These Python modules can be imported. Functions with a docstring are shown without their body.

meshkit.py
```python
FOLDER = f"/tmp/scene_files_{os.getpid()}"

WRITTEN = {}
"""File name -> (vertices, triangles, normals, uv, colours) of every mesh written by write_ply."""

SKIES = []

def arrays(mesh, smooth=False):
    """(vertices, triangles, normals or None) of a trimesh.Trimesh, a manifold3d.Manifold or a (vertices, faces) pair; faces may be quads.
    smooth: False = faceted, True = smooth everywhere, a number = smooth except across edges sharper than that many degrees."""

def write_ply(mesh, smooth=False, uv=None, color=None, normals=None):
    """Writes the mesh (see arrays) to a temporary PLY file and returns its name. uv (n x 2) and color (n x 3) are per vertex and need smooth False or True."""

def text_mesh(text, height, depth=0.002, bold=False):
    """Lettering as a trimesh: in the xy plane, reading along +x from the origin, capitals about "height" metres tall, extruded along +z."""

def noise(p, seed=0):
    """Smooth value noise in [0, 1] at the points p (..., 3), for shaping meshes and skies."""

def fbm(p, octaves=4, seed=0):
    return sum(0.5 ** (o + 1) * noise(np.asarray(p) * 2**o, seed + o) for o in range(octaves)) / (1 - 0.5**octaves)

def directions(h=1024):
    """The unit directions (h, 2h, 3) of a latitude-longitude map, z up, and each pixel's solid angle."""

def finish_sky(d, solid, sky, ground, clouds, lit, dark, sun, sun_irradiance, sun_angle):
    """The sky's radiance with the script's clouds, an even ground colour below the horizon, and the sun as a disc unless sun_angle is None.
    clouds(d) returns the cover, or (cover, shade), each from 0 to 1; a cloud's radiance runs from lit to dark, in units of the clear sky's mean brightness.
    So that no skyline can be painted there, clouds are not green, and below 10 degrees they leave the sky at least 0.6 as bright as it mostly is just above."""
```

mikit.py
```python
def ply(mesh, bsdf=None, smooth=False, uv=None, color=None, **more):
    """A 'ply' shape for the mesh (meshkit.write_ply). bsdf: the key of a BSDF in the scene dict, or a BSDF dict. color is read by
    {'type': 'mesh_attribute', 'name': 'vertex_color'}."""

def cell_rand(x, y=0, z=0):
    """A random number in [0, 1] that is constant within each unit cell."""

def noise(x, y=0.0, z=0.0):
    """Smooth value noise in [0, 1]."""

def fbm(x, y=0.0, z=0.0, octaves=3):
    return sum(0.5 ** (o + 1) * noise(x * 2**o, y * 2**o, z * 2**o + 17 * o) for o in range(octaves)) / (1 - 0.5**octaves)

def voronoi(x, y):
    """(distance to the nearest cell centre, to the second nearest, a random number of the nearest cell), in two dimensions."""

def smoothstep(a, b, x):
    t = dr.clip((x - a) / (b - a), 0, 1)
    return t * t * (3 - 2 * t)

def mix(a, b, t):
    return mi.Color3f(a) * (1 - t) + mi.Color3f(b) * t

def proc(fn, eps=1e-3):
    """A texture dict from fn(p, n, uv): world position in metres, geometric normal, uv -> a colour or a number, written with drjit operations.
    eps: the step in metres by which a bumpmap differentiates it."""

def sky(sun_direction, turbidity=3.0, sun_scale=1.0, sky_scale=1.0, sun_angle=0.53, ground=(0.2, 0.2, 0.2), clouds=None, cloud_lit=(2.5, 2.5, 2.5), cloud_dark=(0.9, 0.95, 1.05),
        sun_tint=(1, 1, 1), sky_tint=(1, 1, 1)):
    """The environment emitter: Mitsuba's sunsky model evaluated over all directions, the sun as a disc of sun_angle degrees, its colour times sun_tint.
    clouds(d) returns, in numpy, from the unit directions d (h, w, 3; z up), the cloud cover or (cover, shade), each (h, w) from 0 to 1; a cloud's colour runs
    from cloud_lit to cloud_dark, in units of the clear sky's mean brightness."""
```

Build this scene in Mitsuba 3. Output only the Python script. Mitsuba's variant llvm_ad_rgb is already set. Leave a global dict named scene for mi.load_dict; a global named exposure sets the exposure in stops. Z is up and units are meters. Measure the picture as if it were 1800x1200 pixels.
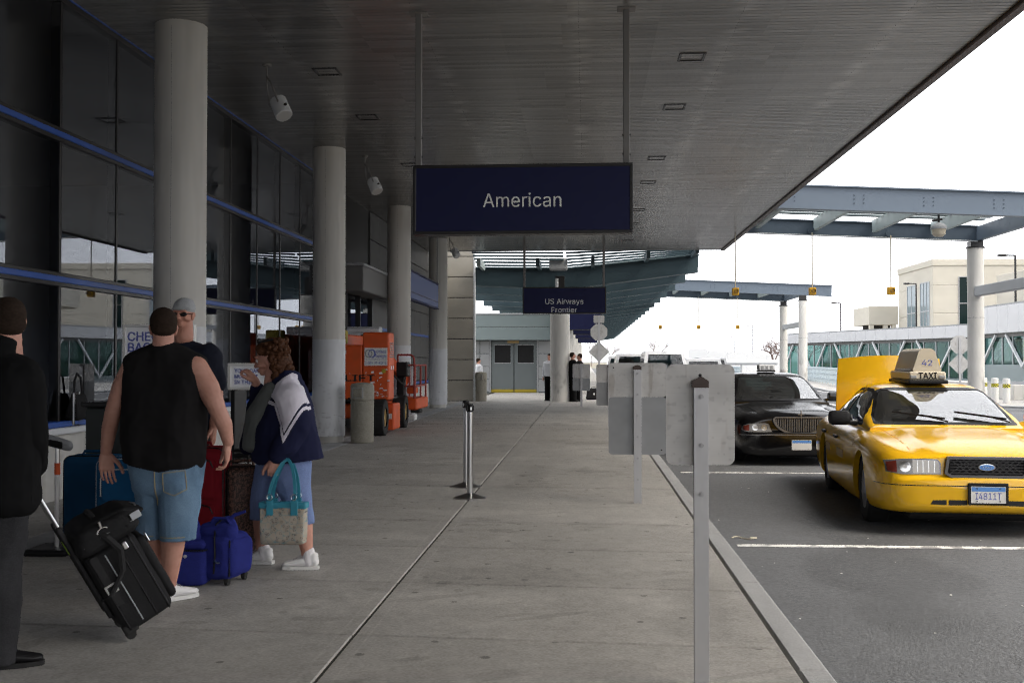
import math, random
import numpy as np, trimesh, manifold3d as m3
import drjit as dr, mitsuba as mi
import mikit, meshkit
from shapely.geometry import Polygon, box as sbox, Point
from shapely import affinity
from scipy.interpolate import PchipInterpolator, CubicSpline
random.seed(7); rng = np.random.default_rng(7)
T = mi.ScalarTransform4f
scene, labels = {}, {}

# ------------------------------------------------------------------ camera, sky, exposure
EYE = np.array([0.0, 0.0, 1.47])
YAW, PITCH = math.atan(130 / 1950), math.atan(35 / 1950)
FWD = np.array([-math.sin(YAW) * math.cos(PITCH), math.cos(YAW) * math.cos(PITCH), math.sin(PITCH)])
scene['camera'] = {'type': 'perspective', 'fov': 2 * math.degrees(math.atan(900 / 1950)), 'fov_axis': 'x', 'near_clip': 0.05, 'far_clip': 3000.0,
                   'to_world': T().look_at(origin=EYE.tolist(), target=(EYE + FWD).tolist(), up=[0, 0, 1])}
scene['sky_light'] = mikit.sky([0.62, -0.28, 0.73], turbidity=4, sun_scale=0.40, sun_angle=40, sun_tint=(.90, .97, 1.08), clouds=lambda d: 1.0,
                               cloud_lit=(2.4, 2.42, 2.5), cloud_dark=(1.6, 1.65, 1.75))
exposure = 2.82

# ------------------------------------------------------------------ materials
def rgb(*c): return {'type': 'rgb', 'value': list(c)}
def mat(name, base, rough=0.5, bump=None, bscale=1.0, **k):
    b = rgb(*base) if not isinstance(base, dict) else base
    d = {'type': 'principled', 'base_color': b, 'roughness': rough, **k}
    if bump is not None:
        d = {'type': 'bumpmap', 'arbitrary': bump, 'scale': bscale, 'bsdf': d}
    scene[name] = {'type': 'twosided', 'bsdf': d}
    return name
P = mikit.proc; N = mikit.noise; F = mikit.fbm; SS = mikit.smoothstep; MX = mikit.mix

def walk_col(p, n, uv):
    a = F(p.x * 0.7, p.y * 0.7, 3.0, 4); b = F(p.x * 14, p.y * 14, 1.0, 3); c = N(p.x * 90, p.y * 90)
    streak = F(p.x * 2.2, p.y * 0.35, 9.0, 3)
    dark = SS(0.60, 0.75, F(p.x * 1.5 + 31, p.y * 0.8, 5.0, 4))
    spot = SS(0.80, 0.86, N(p.x * 7.3, p.y * 7.3, 2.0)) * SS(.55, .7, N(p.x * 1.1, p.y * 1.1, 8.0))
    lite = SS(0.58, 0.78, F(p.x * 0.9 - 11, p.y * 1.3 + 5, 7.0, 3))
    v = 0.325 * (0.78 + 0.26 * a + 0.16 * (streak - .5) + 0.22 * (b - .5) + 0.26 * (c - .5)) * (1 - .14 * dark) * (1 - .16 * spot) * (1 + .10 * SS(.012, .0, dr.abs(dr.abs(p.x + 1.25) - .085))) * (1 + .14 * lite)
    gd, g2, gr = mikit.voronoi(p.x * 1.9, p.y * 1.9); gum = SS(.050, .030, gd * (1.4 - .6 * gr)) * SS(.35, .4, gr)
    sc = SS(.70, .80, F(p.x * .9 + p.y * 1.6, (p.y - p.x * .6) * 7., 12., 3)) * SS(.5, .62, F(p.x * .5, p.y * .5, 21., 2))
    sl = mikit.cell_rand(dr.floor((p.y + .065 * p.x - 5.86) / 1.42), dr.select(p.x < -4.3, mi.Float(3.), dr.select(p.x < -1.25, mi.Float(1.), mi.Float(2.))), 7.)
    v = v * (1 - .45 * gum) * (1 - .16 * sc) * (.94 + .12 * sl)
    return mi.Color3f(v * 1.0, v * 0.975, v * 0.925)
def walk_bump(p, n, uv): return 0.004 * F(p.x * 30, p.y * 30, 0., 3)
mat('m_walk', P(walk_col), 0.62, specular=0.45)
def far_walk(p, n, uv):
    v = (p.y + 0.065 * p.x - 5.86) / 1.42; f = dr.abs(v - dr.floor(v + .5))
    j = 1 - .5 * SS(0.035, 0.012, f); return walk_col(p, n, uv) * j
mat('m_walk_far', P(far_walk), 0.6, specular=0.45)
def kerb_col(p, n, uv):
    v = 0.34 * (0.75 + .3 * F(p.x * 5, p.y * 2, p.z * 5, 3) + .3 * (N(p.x * 120, p.y * 120, p.z * 120) - .5))
    return mi.Color3f(v * .98, v, v * 1.02)
mat('m_kerb', P(kerb_col), 0.7)
def asph_col(p, n, uv):
    a = F(p.x * .5, p.y * .5, 2., 4); g = N(p.x * 110, p.y * 110); h = N(p.x * 45, p.y * 45, 3.)
    grit = SS(.82, .95, N(p.x * 60, p.y * 60, 9.))
    oil = SS(.58, .75, F(p.x * .8 + 3, p.y * .35, 6., 3))
    v = 0.120 * (.75 + .35 * a + .25 * (g - .5) + .28 * (h - .5)) * (1 - .26 * oil) + .03 * grit
    return mi.Color3f(v * .955, v, v * 1.075)
mat('m_asphalt', P(asph_col), 0.75, bump=P(lambda p, n, uv: .004 * N(p.x * 70, p.y * 70), 2e-3), bscale=1.0)
mat('m_ground', (.16, .15, .12), .9)
def line_col(p, n, uv):
    w = SS(.35, .55, F(p.x * 9, p.y * 9, 1., 3)); return MX((.32, .32, .32), (.78, .78, .77), w)
mat('m_line', P(line_col), 0.6)
def conc_col(p, n, uv):
    a = F(p.x * 1.1, p.y * 1.1, p.z * .5, 4); s = F(p.x * 6, p.y * 6, p.z * .35, 3)
    v = 0.58 * (.74 + .32 * a + .42 * (s - .5)); return MX(mi.Color3f(v * 1.0, v * .98, v * .925), (.30, .27, .22), .25 * SS(.6, .8, s))
mat('m_column', P(conc_col), 0.75)
def paint_col(p, n, uv):
    a = F(p.x * 3, p.y * 3, p.z * 3, 3); low = SS(.5, .1, p.z) * SS(.45, .7, F(p.x * 8, p.y * 8, p.z * 3, 3))
    scf = SS(.66, .74, F(p.x * 11, p.y * 11, p.z * 26, 3))
    v = .60 * (.90 + .18 * a) * (1 - .32 * low) * (1 - .22 * scf * SS(1.5, .6, p.z)); return mi.Color3f(v * .97, v * .99, v * 1.03)
mat('m_colpaint', P(paint_col), 0.5)
def bigcol_col(p, n, uv):
    a = F(p.x * 1.3, p.y * 1.3, p.z * .6, 4); d = SS(.52, .7, F(p.x * 2 + 5, p.y * 2, p.z * 1.4, 4)) * SS(2.6, .6, p.z)
    v = .60 * (.85 + .28 * a) * (1 - .42 * d); return mi.Color3f(v, v * .985, v * .94)
mat('m_bigcol', P(bigcol_col), 0.8)
def soffit_col(p, n, uv):
    k = mikit.cell_rand(dr.floor(p.y / .1066), dr.floor((p.x + .6 * mikit.cell_rand(dr.floor(p.y / 1.066), 3.)) / 2.4), 5.)
    d = F(p.x * .8, p.y * .5, 4., 3)
    b = mikit.cell_rand(dr.floor((p.x + 5.6) / .92), dr.floor(p.y / 4.264), 2.)
    jn = (p.x + 5.6) / 1.84; jf = dr.abs(jn - dr.floor(jn + .5)) * 1.84; st = SS(.22, .0, jf) * SS(.35, .75, F(p.x * 2, p.y * 8, 3., 3))
    e = F(p.x * 1.6, p.y * 22., 7., 2)
    v = .285 * (.66 + .24 * k + .28 * (d - .35) + .18 * b + .45 * st + .16 * (e - .5)); return mi.Color3f(v * 1.0, v * .99, v * .965)
def soffit_bump(p, n, uv): return .0022 * N(p.x * .9, p.y * 2.5, 2.) + .0008 * N(p.x * 5, p.y * 9., 4.)
mat('m_soffit', P(soffit_col), .26, metallic=.60, bump=P(soffit_bump, 4e-3), bscale=1.0)
mat('m_brown', (.05, .032, .027), .45)
def alu_col(p, n, uv):
    st = F(p.x * 4, p.y * 4, p.z * 160, 2); b = F(p.x * 9, p.y * 9, p.z * 9, 3)
    rs = SS(.60, .80, F(p.x * 22, p.y * 3, p.z * 3.2, 3)); sp = SS(.62, .75, F(p.x * 40, p.y * 40, p.z * 40, 2))
    v = .52 * (.92 + .07 * st + .30 * (b - .5) - .10 * SS(.6, .8, F(p.x * 3, p.y, p.z * 3, 3))); return MX(mi.Color3f(v, v * .985, v * .96), (.20, .155, .11), .35 * rs) * (1 - .14 * sp)
mat('m_alu', P(alu_col), .42, metallic=.55)
mat('m_post', (.48, .48, .49), .38, metallic=.6)
mat('m_galv', P(lambda p, n, uv: MX((.30, .30, .31), (.46, .46, .47), F(p.x * 20, p.y * 20, p.z * 20, 3))), .45, metallic=.5)
mat('m_steel', (.62, .62, .63), .22, metallic=1.0)
mat('m_chrome', (.80, .80, .81), .07, metallic=1.0)
mat('m_navy', (.012, .015, .062), .5, specular=.25)
mat('m_letter', (.78, .78, .76), .6)
mat('m_darkframe', (.018, .017, .018), .35)
mat('m_black', (.010, .010, .011), .45, specular=.3)
mat('m_blackmatte', (.014, .014, .015), .85)
mat('m_bluestripe', (.028, .085, .34), .4)
mat('m_bluesign', (.038, .065, .21), .4)
mat('m_white', (.64, .66, .68), .45)
mat('m_offwhite', (.66, .66, .64), .55)
mat('m_grey', (.30, .31, .32), .55)
mat('m_lightgrey', (.40, .42, .44), .5)
mat('m_door', (.135, .155, .16), .45)
mat('m_fascia', (.21, .26, .27), .4)
mat('m_teal', (.036, .064, .078), .45)
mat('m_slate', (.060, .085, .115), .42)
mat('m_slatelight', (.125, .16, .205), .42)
mat('m_rafter', (.36, .43, .43), .45)
mat('m_louver', (.20, .24, .25), .5)
mat('m_yellow', (.80, .42, .012), .45)
mat('m_safety', (.36, .27, .02), .5)
def beige_col(p, n, uv):
    a = F(p.x * .3, p.y * .3, p.z * .8, 3); v = .52 * (.88 + .22 * a); return mi.Color3f(v * 1.02, v * .97, v * .84)
mat('m_beige', P(beige_col), .8)
mat('m_interior', (.05, .05, .052), .7)
mat('m_can', P(lambda p, n, uv: MX((.20, .19, .155), (.34, .32, .27), F(p.x * 60, p.y * 60, p.z * 60, 2))), .75)
mat('m_wallpanel', P(lambda p, n, uv: MX((.22, .21, .18), (.38, .36, .32), F(p.x * 1.7, p.y * 1.7, p.z * 1.7, 4) * .7 + .3 * N(p.x * 60, p.y * 60, p.z * 60))), .8)
mat('m_darkpanel', (.07, .07, .07), .5)
mat('m_orange', P(lambda p, n, uv: MX((.66, .075, .005), (.52, .085, .015), F(p.x * 5, p.y * 5, p.z * 5, 3))), .5)
mat('m_redrail', (.30, .030, .018), .5)
mat('m_tan', (.36, .25, .11), .7)
mat('m_rubber', (.016, .016, .016), .85)
def car_paint(name, c, flake=0.):
    scene[name] = {'type': 'twosided', 'bsdf': {'type': 'roughplastic', 'diffuse_reflectance': rgb(*c), 'alpha': .025, 'int_ior': 1.62, 'nonlinear': False}}
car_paint('m_taxi', (.88, .50, .012)); car_paint('m_carblack', (.006, .006, .007)); car_paint('m_carwhite', (.50, .51, .53)); car_paint('m_carsilver', (.42, .43, .45))
mat('m_headlamp', (.20, .20, .20), .15, clearcoat=1.0, metallic=.3); mat('m_frost', (.46, .46, .45), .25, clearcoat=1.0); mat('m_satin', (.24, .24, .25), .35, metallic=.75); mat('m_hanger', (.19, .185, .18), .5)
mat('m_lampinner', (.75, .75, .75), .15, metallic=.9)
mat('m_amber', (.15, .024, .014), .15, clearcoat=1.0)
mat('m_redlamp', (.5, .01, .01), .15, clearcoat=1.0)
mat('m_seat', (.10, .10, .105), .8)
mat('m_plateblue', (.10, .26, .62), .4)
mat('m_cream', (.62, .56, .44), .4)
mat('m_adgrey', P(lambda p, n, uv: MX((.16, .13, .11), (.34, .24, .16), F(p.x * 30, p.y * 30, p.z * 30, 3))), .35)
mat('m_bluetext', (.12, .14, .42), .5)
scene['m_glass'] = {'type': 'thindielectric', 'int_ior': 1.52, 'specular_transmittance': rgb(.55, .66, .64)}
scene['m_carglass'] = {'type': 'blendbsdf', 'weight': .035, 'a': {'type': 'thindielectric', 'int_ior': 3.0, 'specular_transmittance': rgb(.22, .30, .29)}, 'b': {'type': 'twosided', 'bsdf': {'type': 'diffuse', 'reflectance': rgb(.30, .31, .31)}}}
scene['m_facade_glass'] = {'type': 'thindielectric', 'int_ior': 1.85, 'specular_reflectance': rgb(.56, .59, .64), 'specular_transmittance': rgb(.16, .17, .17)}
scene['m_tealglass'] = {'type': 'thindielectric', 'int_ior': 1.5, 'specular_reflectance': rgb(.45, .60, .58), 'specular_transmittance': rgb(.08, .24, .22)}
mat('m_fasciapanel', (.58, .59, .61), .5); mat('m_rail', (.46, .54, .58), .45); mat('m_signwhite', (.84, .85, .88), .5); mat('m_dullframe', (.10, .10, .105), .4); mat('m_alulow', P(lambda p, n, uv: (lambda v: mi.Color3f(v * .97, v, v * 1.03))(.31 * (.9 + .25 * (F(p.x * 7, p.y * 7, p.z * 7, 3) - .4)))), .45, metallic=.5)
scene['m_vanglass'] = {'type': 'thindielectric', 'int_ior': 1.45, 'specular_transmittance': rgb(.05, .08, .085)}
mat('m_joint', (.06, .057, .052), .9); mat('m_hood', (.12, .12, .12), .5)
# skin, cloth
mat('m_skin', P(lambda p, n, uv: MX((.43, .19, .135), (.60, .34, .265), .7 * F(p.x * 14, p.y * 14, p.z * 14, 3) + .3 * F(p.x * 55, p.y * 55, p.z * 55, 2))), .5, specular=.4)
mat('m_skinred', P(lambda p, n, uv: MX((.44, .19, .13), (.52, .27, .20), F(p.x * 16, p.y * 16, p.z * 16, 3))), .5, specular=.4)
def cloth(name, c, k=.25, fr=220., rough=.9, sheen=.1):
    a, b = [tuple(x * (1 - k) for x in c), tuple(x * (1 + k) for x in c)]
    mat(name, P(lambda p, n, uv: MX(a, b, .6 * N(p.x * fr, p.y * fr, p.z * fr) + .4 * F(p.x * 9, p.y * 9, p.z * 9, 3))), rough, sheen=sheen, specular=.15)
cloth('m_blackshirt', (.0125, .0115, .012)); cloth('m_coat', (.006, .006, .0065)); mat('m_darkjeans', P(lambda p, n, uv: MX((.010, .010, .011), (.050, .050, .054), .4 * N(p.x * 260, p.y * 260, p.z * 260) + .6 * F(p.x * 8, p.y * 8, p.z * 4, 3))), .9, specular=.15)
mat('m_denim', P(lambda p, n, uv: MX((.055, .115, .205), (.20, .30, .405), .35 * N(p.x * 260, p.y * 260, p.z * 260) + .65 * F(p.x * 7, p.y * 7, p.z * 5, 3))), .9, specular=.15); cloth('m_denim2', (.17, .23, .42), .28, 260.)
cloth('m_navyjacket', (.012, .014, .042)); cloth('m_jacketwhite', (.66, .63, .70), .06); cloth('m_navyshirt', (.012, .014, .024)); cloth('m_greytop', (.13, .14, .135), .15)
cloth('m_sock', (.72, .70, .72), .05); mat('m_shoe', (.72, .72, .72), .5); cloth('m_cap', (.36, .37, .38), .2)
cloth('m_hairdark', (.028, .018, .013), .4, 120.); mat('m_whitecloth', (.66, .68, .72), .8); cloth('m_hairbrown', (.060, .024, .011), .7, 90., .6)
cloth('m_tealcase', (.010, .060, .135), .2); cloth('m_bluecase', (.012, .085, .20), .2); cloth('m_redcase', (.20, .010, .018), .2); cloth('m_bluebag', (.020, .026, .165), .3)
mat('m_blacknylon', P(lambda p, n, uv: MX((.008, .008, .009), (.016, .016, .017), N(p.x * 300, p.y * 300, p.z * 300))), .7, specular=.2)
def leopard(p, n, uv):
    q = p * 1.0; a, b, c = mikit.voronoi((q.x + q.y * .6) * 55, q.z * 55)
    return MX((.18, .085, .06), (.018, .010, .009), SS(.28, .42, a) * SS(.02, .10, b - a))
mat('m_leopard', P(leopard), .6)
def tote_col(p, n, uv):
    a, b, c = mikit.voronoi(p.x * 22 + p.y * 9, p.z * 22); d, e, f = mikit.voronoi(p.x * 40 + 7, p.z * 40 + 3)
    base = MX((.34, .29, .22), (.43, .39, .33), F(p.x * 20, p.y * 20, p.z * 20, 2))
    base = MX(base, (.12, .26, .30), SS(.07, .03, b - a) * .8)
    base = MX(base, (.10, .09, .10), SS(.09, .04, dr.abs(d - .28)) * SS(.5, .6, f)); return base
mat('m_tote', P(tote_col), .8); mat('m_turq', (.035, .24, .33), .5)
mat('m_bark', (.16, .12, .11), .9); mat('m_foliage', (.05, .06, .03), .9)

# ------------------------------------------------------------------ helpers
_count = {}
def key(name, parent=None):
    full = f'{parent}__{name}' if parent else name
    n = _count.get(full, 0); _count[full] = n + 1
    return full if n == 0 else f'{full}_{n:03d}'
def thing(name, label, cat, group=None):
    k = key(name); labels[k] = {'label': label, 'category': cat}
    if group: labels[k]['group'] = group
    return k
def tag(k, label, cat, group=None):
    labels[k] = {'label': label, 'category': cat}
    if group: labels[k]['group'] = group
    return k
def put(name, mesh, m, parent=None, smooth=False, M=None, label=None, kind=None, uv=None):
    k = key(name, parent)
    d = mikit.ply(mesh, m, smooth=smooth, uv=uv) if not isinstance(mesh, dict) else dict(mesh)
    if M is not None: d['to_world'] = T(np.asarray(M, float).tolist())
    scene[k] = d
    if label: labels.setdefault(k, {})['label'] = label
    if kind: labels.setdefault(k, {})['kind'] = kind
    return k
def struct(name, mesh, m, smooth=False): return put(name, mesh, m, None, smooth, kind='structure')
def tf(x=0, y=0, z=0, rz=0., rx=0., ry=0., s=1.):
    M = np.eye(4)
    for ax, a in (((1, 0, 0), rx), ((0, 1, 0), ry), ((0, 0, 1), rz)):
        if a: M = trimesh.transformations.rotation_matrix(math.radians(a), ax) @ M
    M[:3, :3] *= s; M[:3, 3] = (x, y, z); return M
def moved(m, M): m = m.copy(); m.apply_transform(M); return m
def cat(*ms):
    L = []
    for m in ms: L.extend(m if isinstance(m, (list, tuple)) else [m])
    return trimesh.util.concatenate(L)
_s = np.array([[a, b, c] for a in (-1, 1) for b in (-1, 1) for c in (-1, 1)], float)
def _ref():
    v = np.vstack([np.where(np.arange(3) == k, _s, _s * .8) for k in range(3)])
    h = trimesh.Trimesh(*(lambda m: (m.vert_properties[:, :3], m.tri_verts))(m3.Manifold.hull_points(v.tolist()).to_mesh()), process=False)
    idx = np.array([np.argmin(np.linalg.norm(v - p, axis=1)) for p in h.vertices]); return idx[h.faces]
_CF = _ref()
def bx(x0, x1, y0, y1, z0, z1, b=0.):
    c = np.array([(x0 + x1) / 2, (y0 + y1) / 2, (z0 + z1) / 2]); h = np.array([abs(x1 - x0), abs(y1 - y0), abs(z1 - z0)]) / 2
    if b <= 0:
        m = trimesh.creation.box(extents=2 * h); m.apply_translation(c); return m
    b = min(b, .45 * h.min() * 2 / 2)
    v = np.vstack([_s * np.where(np.arange(3) == k, h, h - b) for k in range(3)]) + c
    return trimesh.Trimesh(v, _CF, process=False)
def bar(p, q, w, h, b=0., up=(0, 0, 1)):
    p, q = np.array(p, float), np.array(q, float); d = q - p; L = np.linalg.norm(d); d /= L
    u = np.array(up, float)
    if abs(d @ u) > .98: u = np.array([0, 1., 0])
    s = np.cross(d, u); s /= np.linalg.norm(s); u = np.cross(s, d)
    m = bx(-w / 2, w / 2, 0, L, -h / 2, h / 2, b); M = np.eye(4); M[:3, 0], M[:3, 1], M[:3, 2], M[:3, 3] = s, d, u, p
    m.apply_transform(M); return m
def tube(pts, r, n=10, cap=True):
    pts = np.asarray(pts, float); r = np.broadcast_to(np.asarray(r, float), (len(pts),))
    t = np.gradient(pts, axis=0); t /= np.linalg.norm(t, axis=1, keepdims=True) + 1e-12
    a = np.cross(t[0], [0, 0, 1.] if abs(t[0][2]) < .9 else [1., 0, 0]); a /= np.linalg.norm(a)
    A = []
    for k in range(len(pts)):
        a = a - t[k] * (a @ t[k]); a /= np.linalg.norm(a); A.append(a.copy())
    A = np.array(A); B = np.cross(t, A); ang = np.arange(n) * 2 * np.pi / n
    v = (pts[:, None] + r[:, None, None] * (np.cos(ang)[None, :, None] * A[:, None] + np.sin(ang)[None, :, None] * B[:, None])).reshape(-1, 3)
    f = []
    for i in range(len(pts) - 1):
        for j in range(n):
            k = (j + 1) % n; f += [[i * n + j, i * n + k, (i + 1) * n + k], [i * n + j, (i + 1) * n + k, (i + 1) * n + j]]
    if cap:
        v = np.vstack([v, pts[0], pts[-1]]); c0, c1 = len(v) - 2, len(v) - 1
        for j in range(n):
            k = (j + 1) % n; f += [[c0, k, j], [c1, (len(pts) - 1) * n + j, (len(pts) - 1) * n + k]]
    return trimesh.Trimesh(v, f, process=False)
def cyl(p, q, r, n=24, r2=None): return tube([p, q], [r, r if r2 is None else r2], n)
def lathe(prof, n=32, at=(0, 0, 0)):
    prof = np.asarray(prof, float); ang = np.arange(n) * 2 * np.pi / n
    v = np.stack([prof[:, None, 0] * np.cos(ang), prof[:, None, 0] * np.sin(ang), np.repeat(prof[:, 1:2], n, 1)], -1).reshape(-1, 3) + np.array(at)
    f = []
    for i in range(len(prof) - 1):
        for j in range(n):
            k = (j + 1) % n; f += [[i * n + j, i * n + k, (i + 1) * n + k], [i * n + j, (i + 1) * n + k, (i + 1) * n + j]]
    return trimesh.Trimesh(v, f, process=False)
def prism(poly, y0, y1):
    """polygon in (x, z), extruded along y from y0 to y1"""
    m = trimesh.creation.extrude_polygon(poly if isinstance(poly, Polygon) else Polygon(poly), y1 - y0, engine='earcut')
    v = m.vertices.copy(); m.vertices = np.stack([v[:, 0], y1 - v[:, 2], v[:, 1]], 1); return m
def rrect(x0, x1, z0, z1, r): return sbox(x0 + r, z0 + r, x1 - r, z1 - r).buffer(r, quad_segs=5)
def rbox(x0, x1, y0, y1, z0, z1, r, n=3):
    a = np.linspace(0, np.pi / 2, n); pts = []
    for sx in (0, 1):
        for sy in (0, 1):
            for sz in (0, 1):
                c = np.array([(x0 + r, x1 - r)[sx], (y0 + r, y1 - r)[sy], (z0 + r, z1 - r)[sz]]); g = np.array([2 * sx - 1, 2 * sy - 1, 2 * sz - 1])
                for t in a:
                    for q in (np.linspace(0, np.pi / 2, n) if t < 1.5 else [0]):
                        pts.append(c + g * r * np.array([math.cos(t) * math.cos(q), math.cos(t) * math.sin(q), math.sin(t)]))
    return tm(m3.Manifold.hull_points(pts))
def tm(man):
    m = man.to_mesh(); return trimesh.Trimesh(m.vert_properties[:, :3], m.tri_verts, process=False)
def mf(m):
    m = m.copy(); m.merge_vertices(); return m3.Manifold(m3.Mesh(np.asarray(m.vertices, np.float32), np.asarray(m.faces, np.uint32)))
_tx = {}
def text(s, h, depth=.004, bold=False):
    if (s, bold) not in _tx: _tx[(s, bold)] = meshkit.text_mesh(s, 1.0, .01, bold)
    m = _tx[(s, bold)].copy(); m.apply_scale([h, h, depth / .01]); return m
def text_at(s, h, c, right, upv, depth=.004, bold=False, width=None):
    """lettering centred on c, reading along right"""
    m = text(s, h, depth, bold); lo, hi = m.bounds
    if width: m.apply_translation([-(lo[0] + hi[0]) / 2, 0, 0]); m.apply_scale([width / (hi[0] - lo[0]), 1, 1]); lo, hi = m.bounds
    m.apply_translation([-(lo[0] + hi[0]) / 2, -h / 2, 0])
    r, u = np.array(right, float), np.array(upv, float); r /= np.linalg.norm(r); u -= r * (u @ r); u /= np.linalg.norm(u)
    M = np.eye(4); M[:3, 0], M[:3, 1], M[:3, 2], M[:3, 3] = r, u, np.cross(r, u), c; m.apply_transform(M); return m
X_, Y_, Z_ = np.eye(3)
ROAD = -0.15
def hatch(p, n, uv):
    v = (dr.atan2(p.y - dr.floor(p.y), p.x - 15.95) * .13 + p.z) / .07; f = v - dr.floor(v); return MX((.62, .56, .03), (.03, .03, .03), dr.select(f < .5, 1., 0.))
def hatch(p, n, uv):
    v = (p.x + p.z - p.y) / .09; f = v - dr.floor(v); return MX((.62, .56, .03), (.03, .03, .03), dr.select(f < .5, mi.Float(1.), mi.Float(0.)))
mat('m_hatch', P(hatch), .6)
mat('m_limetag', (.35, .55, .03), .5); mat('m_counter', (.030, .036, .036), .5)
# ================================================================== ground, road, pavement
struct('terrain', bx(-600, 900, -400, 1500, -1.2, -.60), 'm_ground')
struct('road', bx(1.150, 60, -60, 260, -.70, ROAD), 'm_asphalt')
M = 1.42
def slab(x0, x1, y0, y1, lift=0.):
    m = bx(x0, x1, y0, y1, -.12, lift, .007); v = m.vertices; v[:, 1] -= .065 * v[:, 0]; return m
side = key('sidewalk')
put('subbase', bx(-5.75, 1.13, -40, 330, -.60, -.030), 'm_joint', side); labels[side] = {'kind': 'structure'}
put('paving', cat([(lambda m: (m.vertices.__setitem__((slice(None), 1), m.vertices[:, 1] - .065 * m.vertices[:, 0]), m)[1])(bx(a, b, 5.86 + M * 13, 330, -.028, 0)) for a, b in ((-4.27, -1.265), (-1.235, .99))]), 'm_walk_far', side)
put('paving', cat([slab(a, b, -30, 5.86 - 3 * M - .006) for a, b in ((-4.27, -1.265), (-1.235, .99))]), 'm_walk', side)
put('paving_strip', cat([slab(-5.62, -4.635, 5.86 + M * k + .005, 5.86 + M * (k + 1) - .005) for k in range(-20, 26)]), 'm_walk', side, kind='stuff')
for k in range(-3, 13):
    for a, b in ((-4.27, -1.258), (-1.242, .996)):
        put('slab', slab(a, b, 5.86 + M * k + .011, 5.86 + M * (k + 1) - .011, (random.random() - .6) * .004), 'm_walk', side)
put('joint_strip', bx(-1.262, -1.238, -30, 260, -.1, -.010), 'm_joint', side)
band = key('paving_band'); labels[band] = {'kind': 'structure'}
for k in range(-3, 24):
    put('kerb_stone', bx(-4.625, -4.28, k * 1.8 + .004, k * 1.8 + 1.796, -.1, .003, .006), 'm_kerb', band)
kb = key('kerb'); labels[kb] = {'kind': 'structure'}
for k in range(14):
    y0 = -3 + k * 2.1
    put('kerb_stone', bx(1.005, 1.155, y0 + .004, y0 + 2.096, -.5, .002 + (k % 3) * .001, .014), 'm_kerb', kb)
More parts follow.
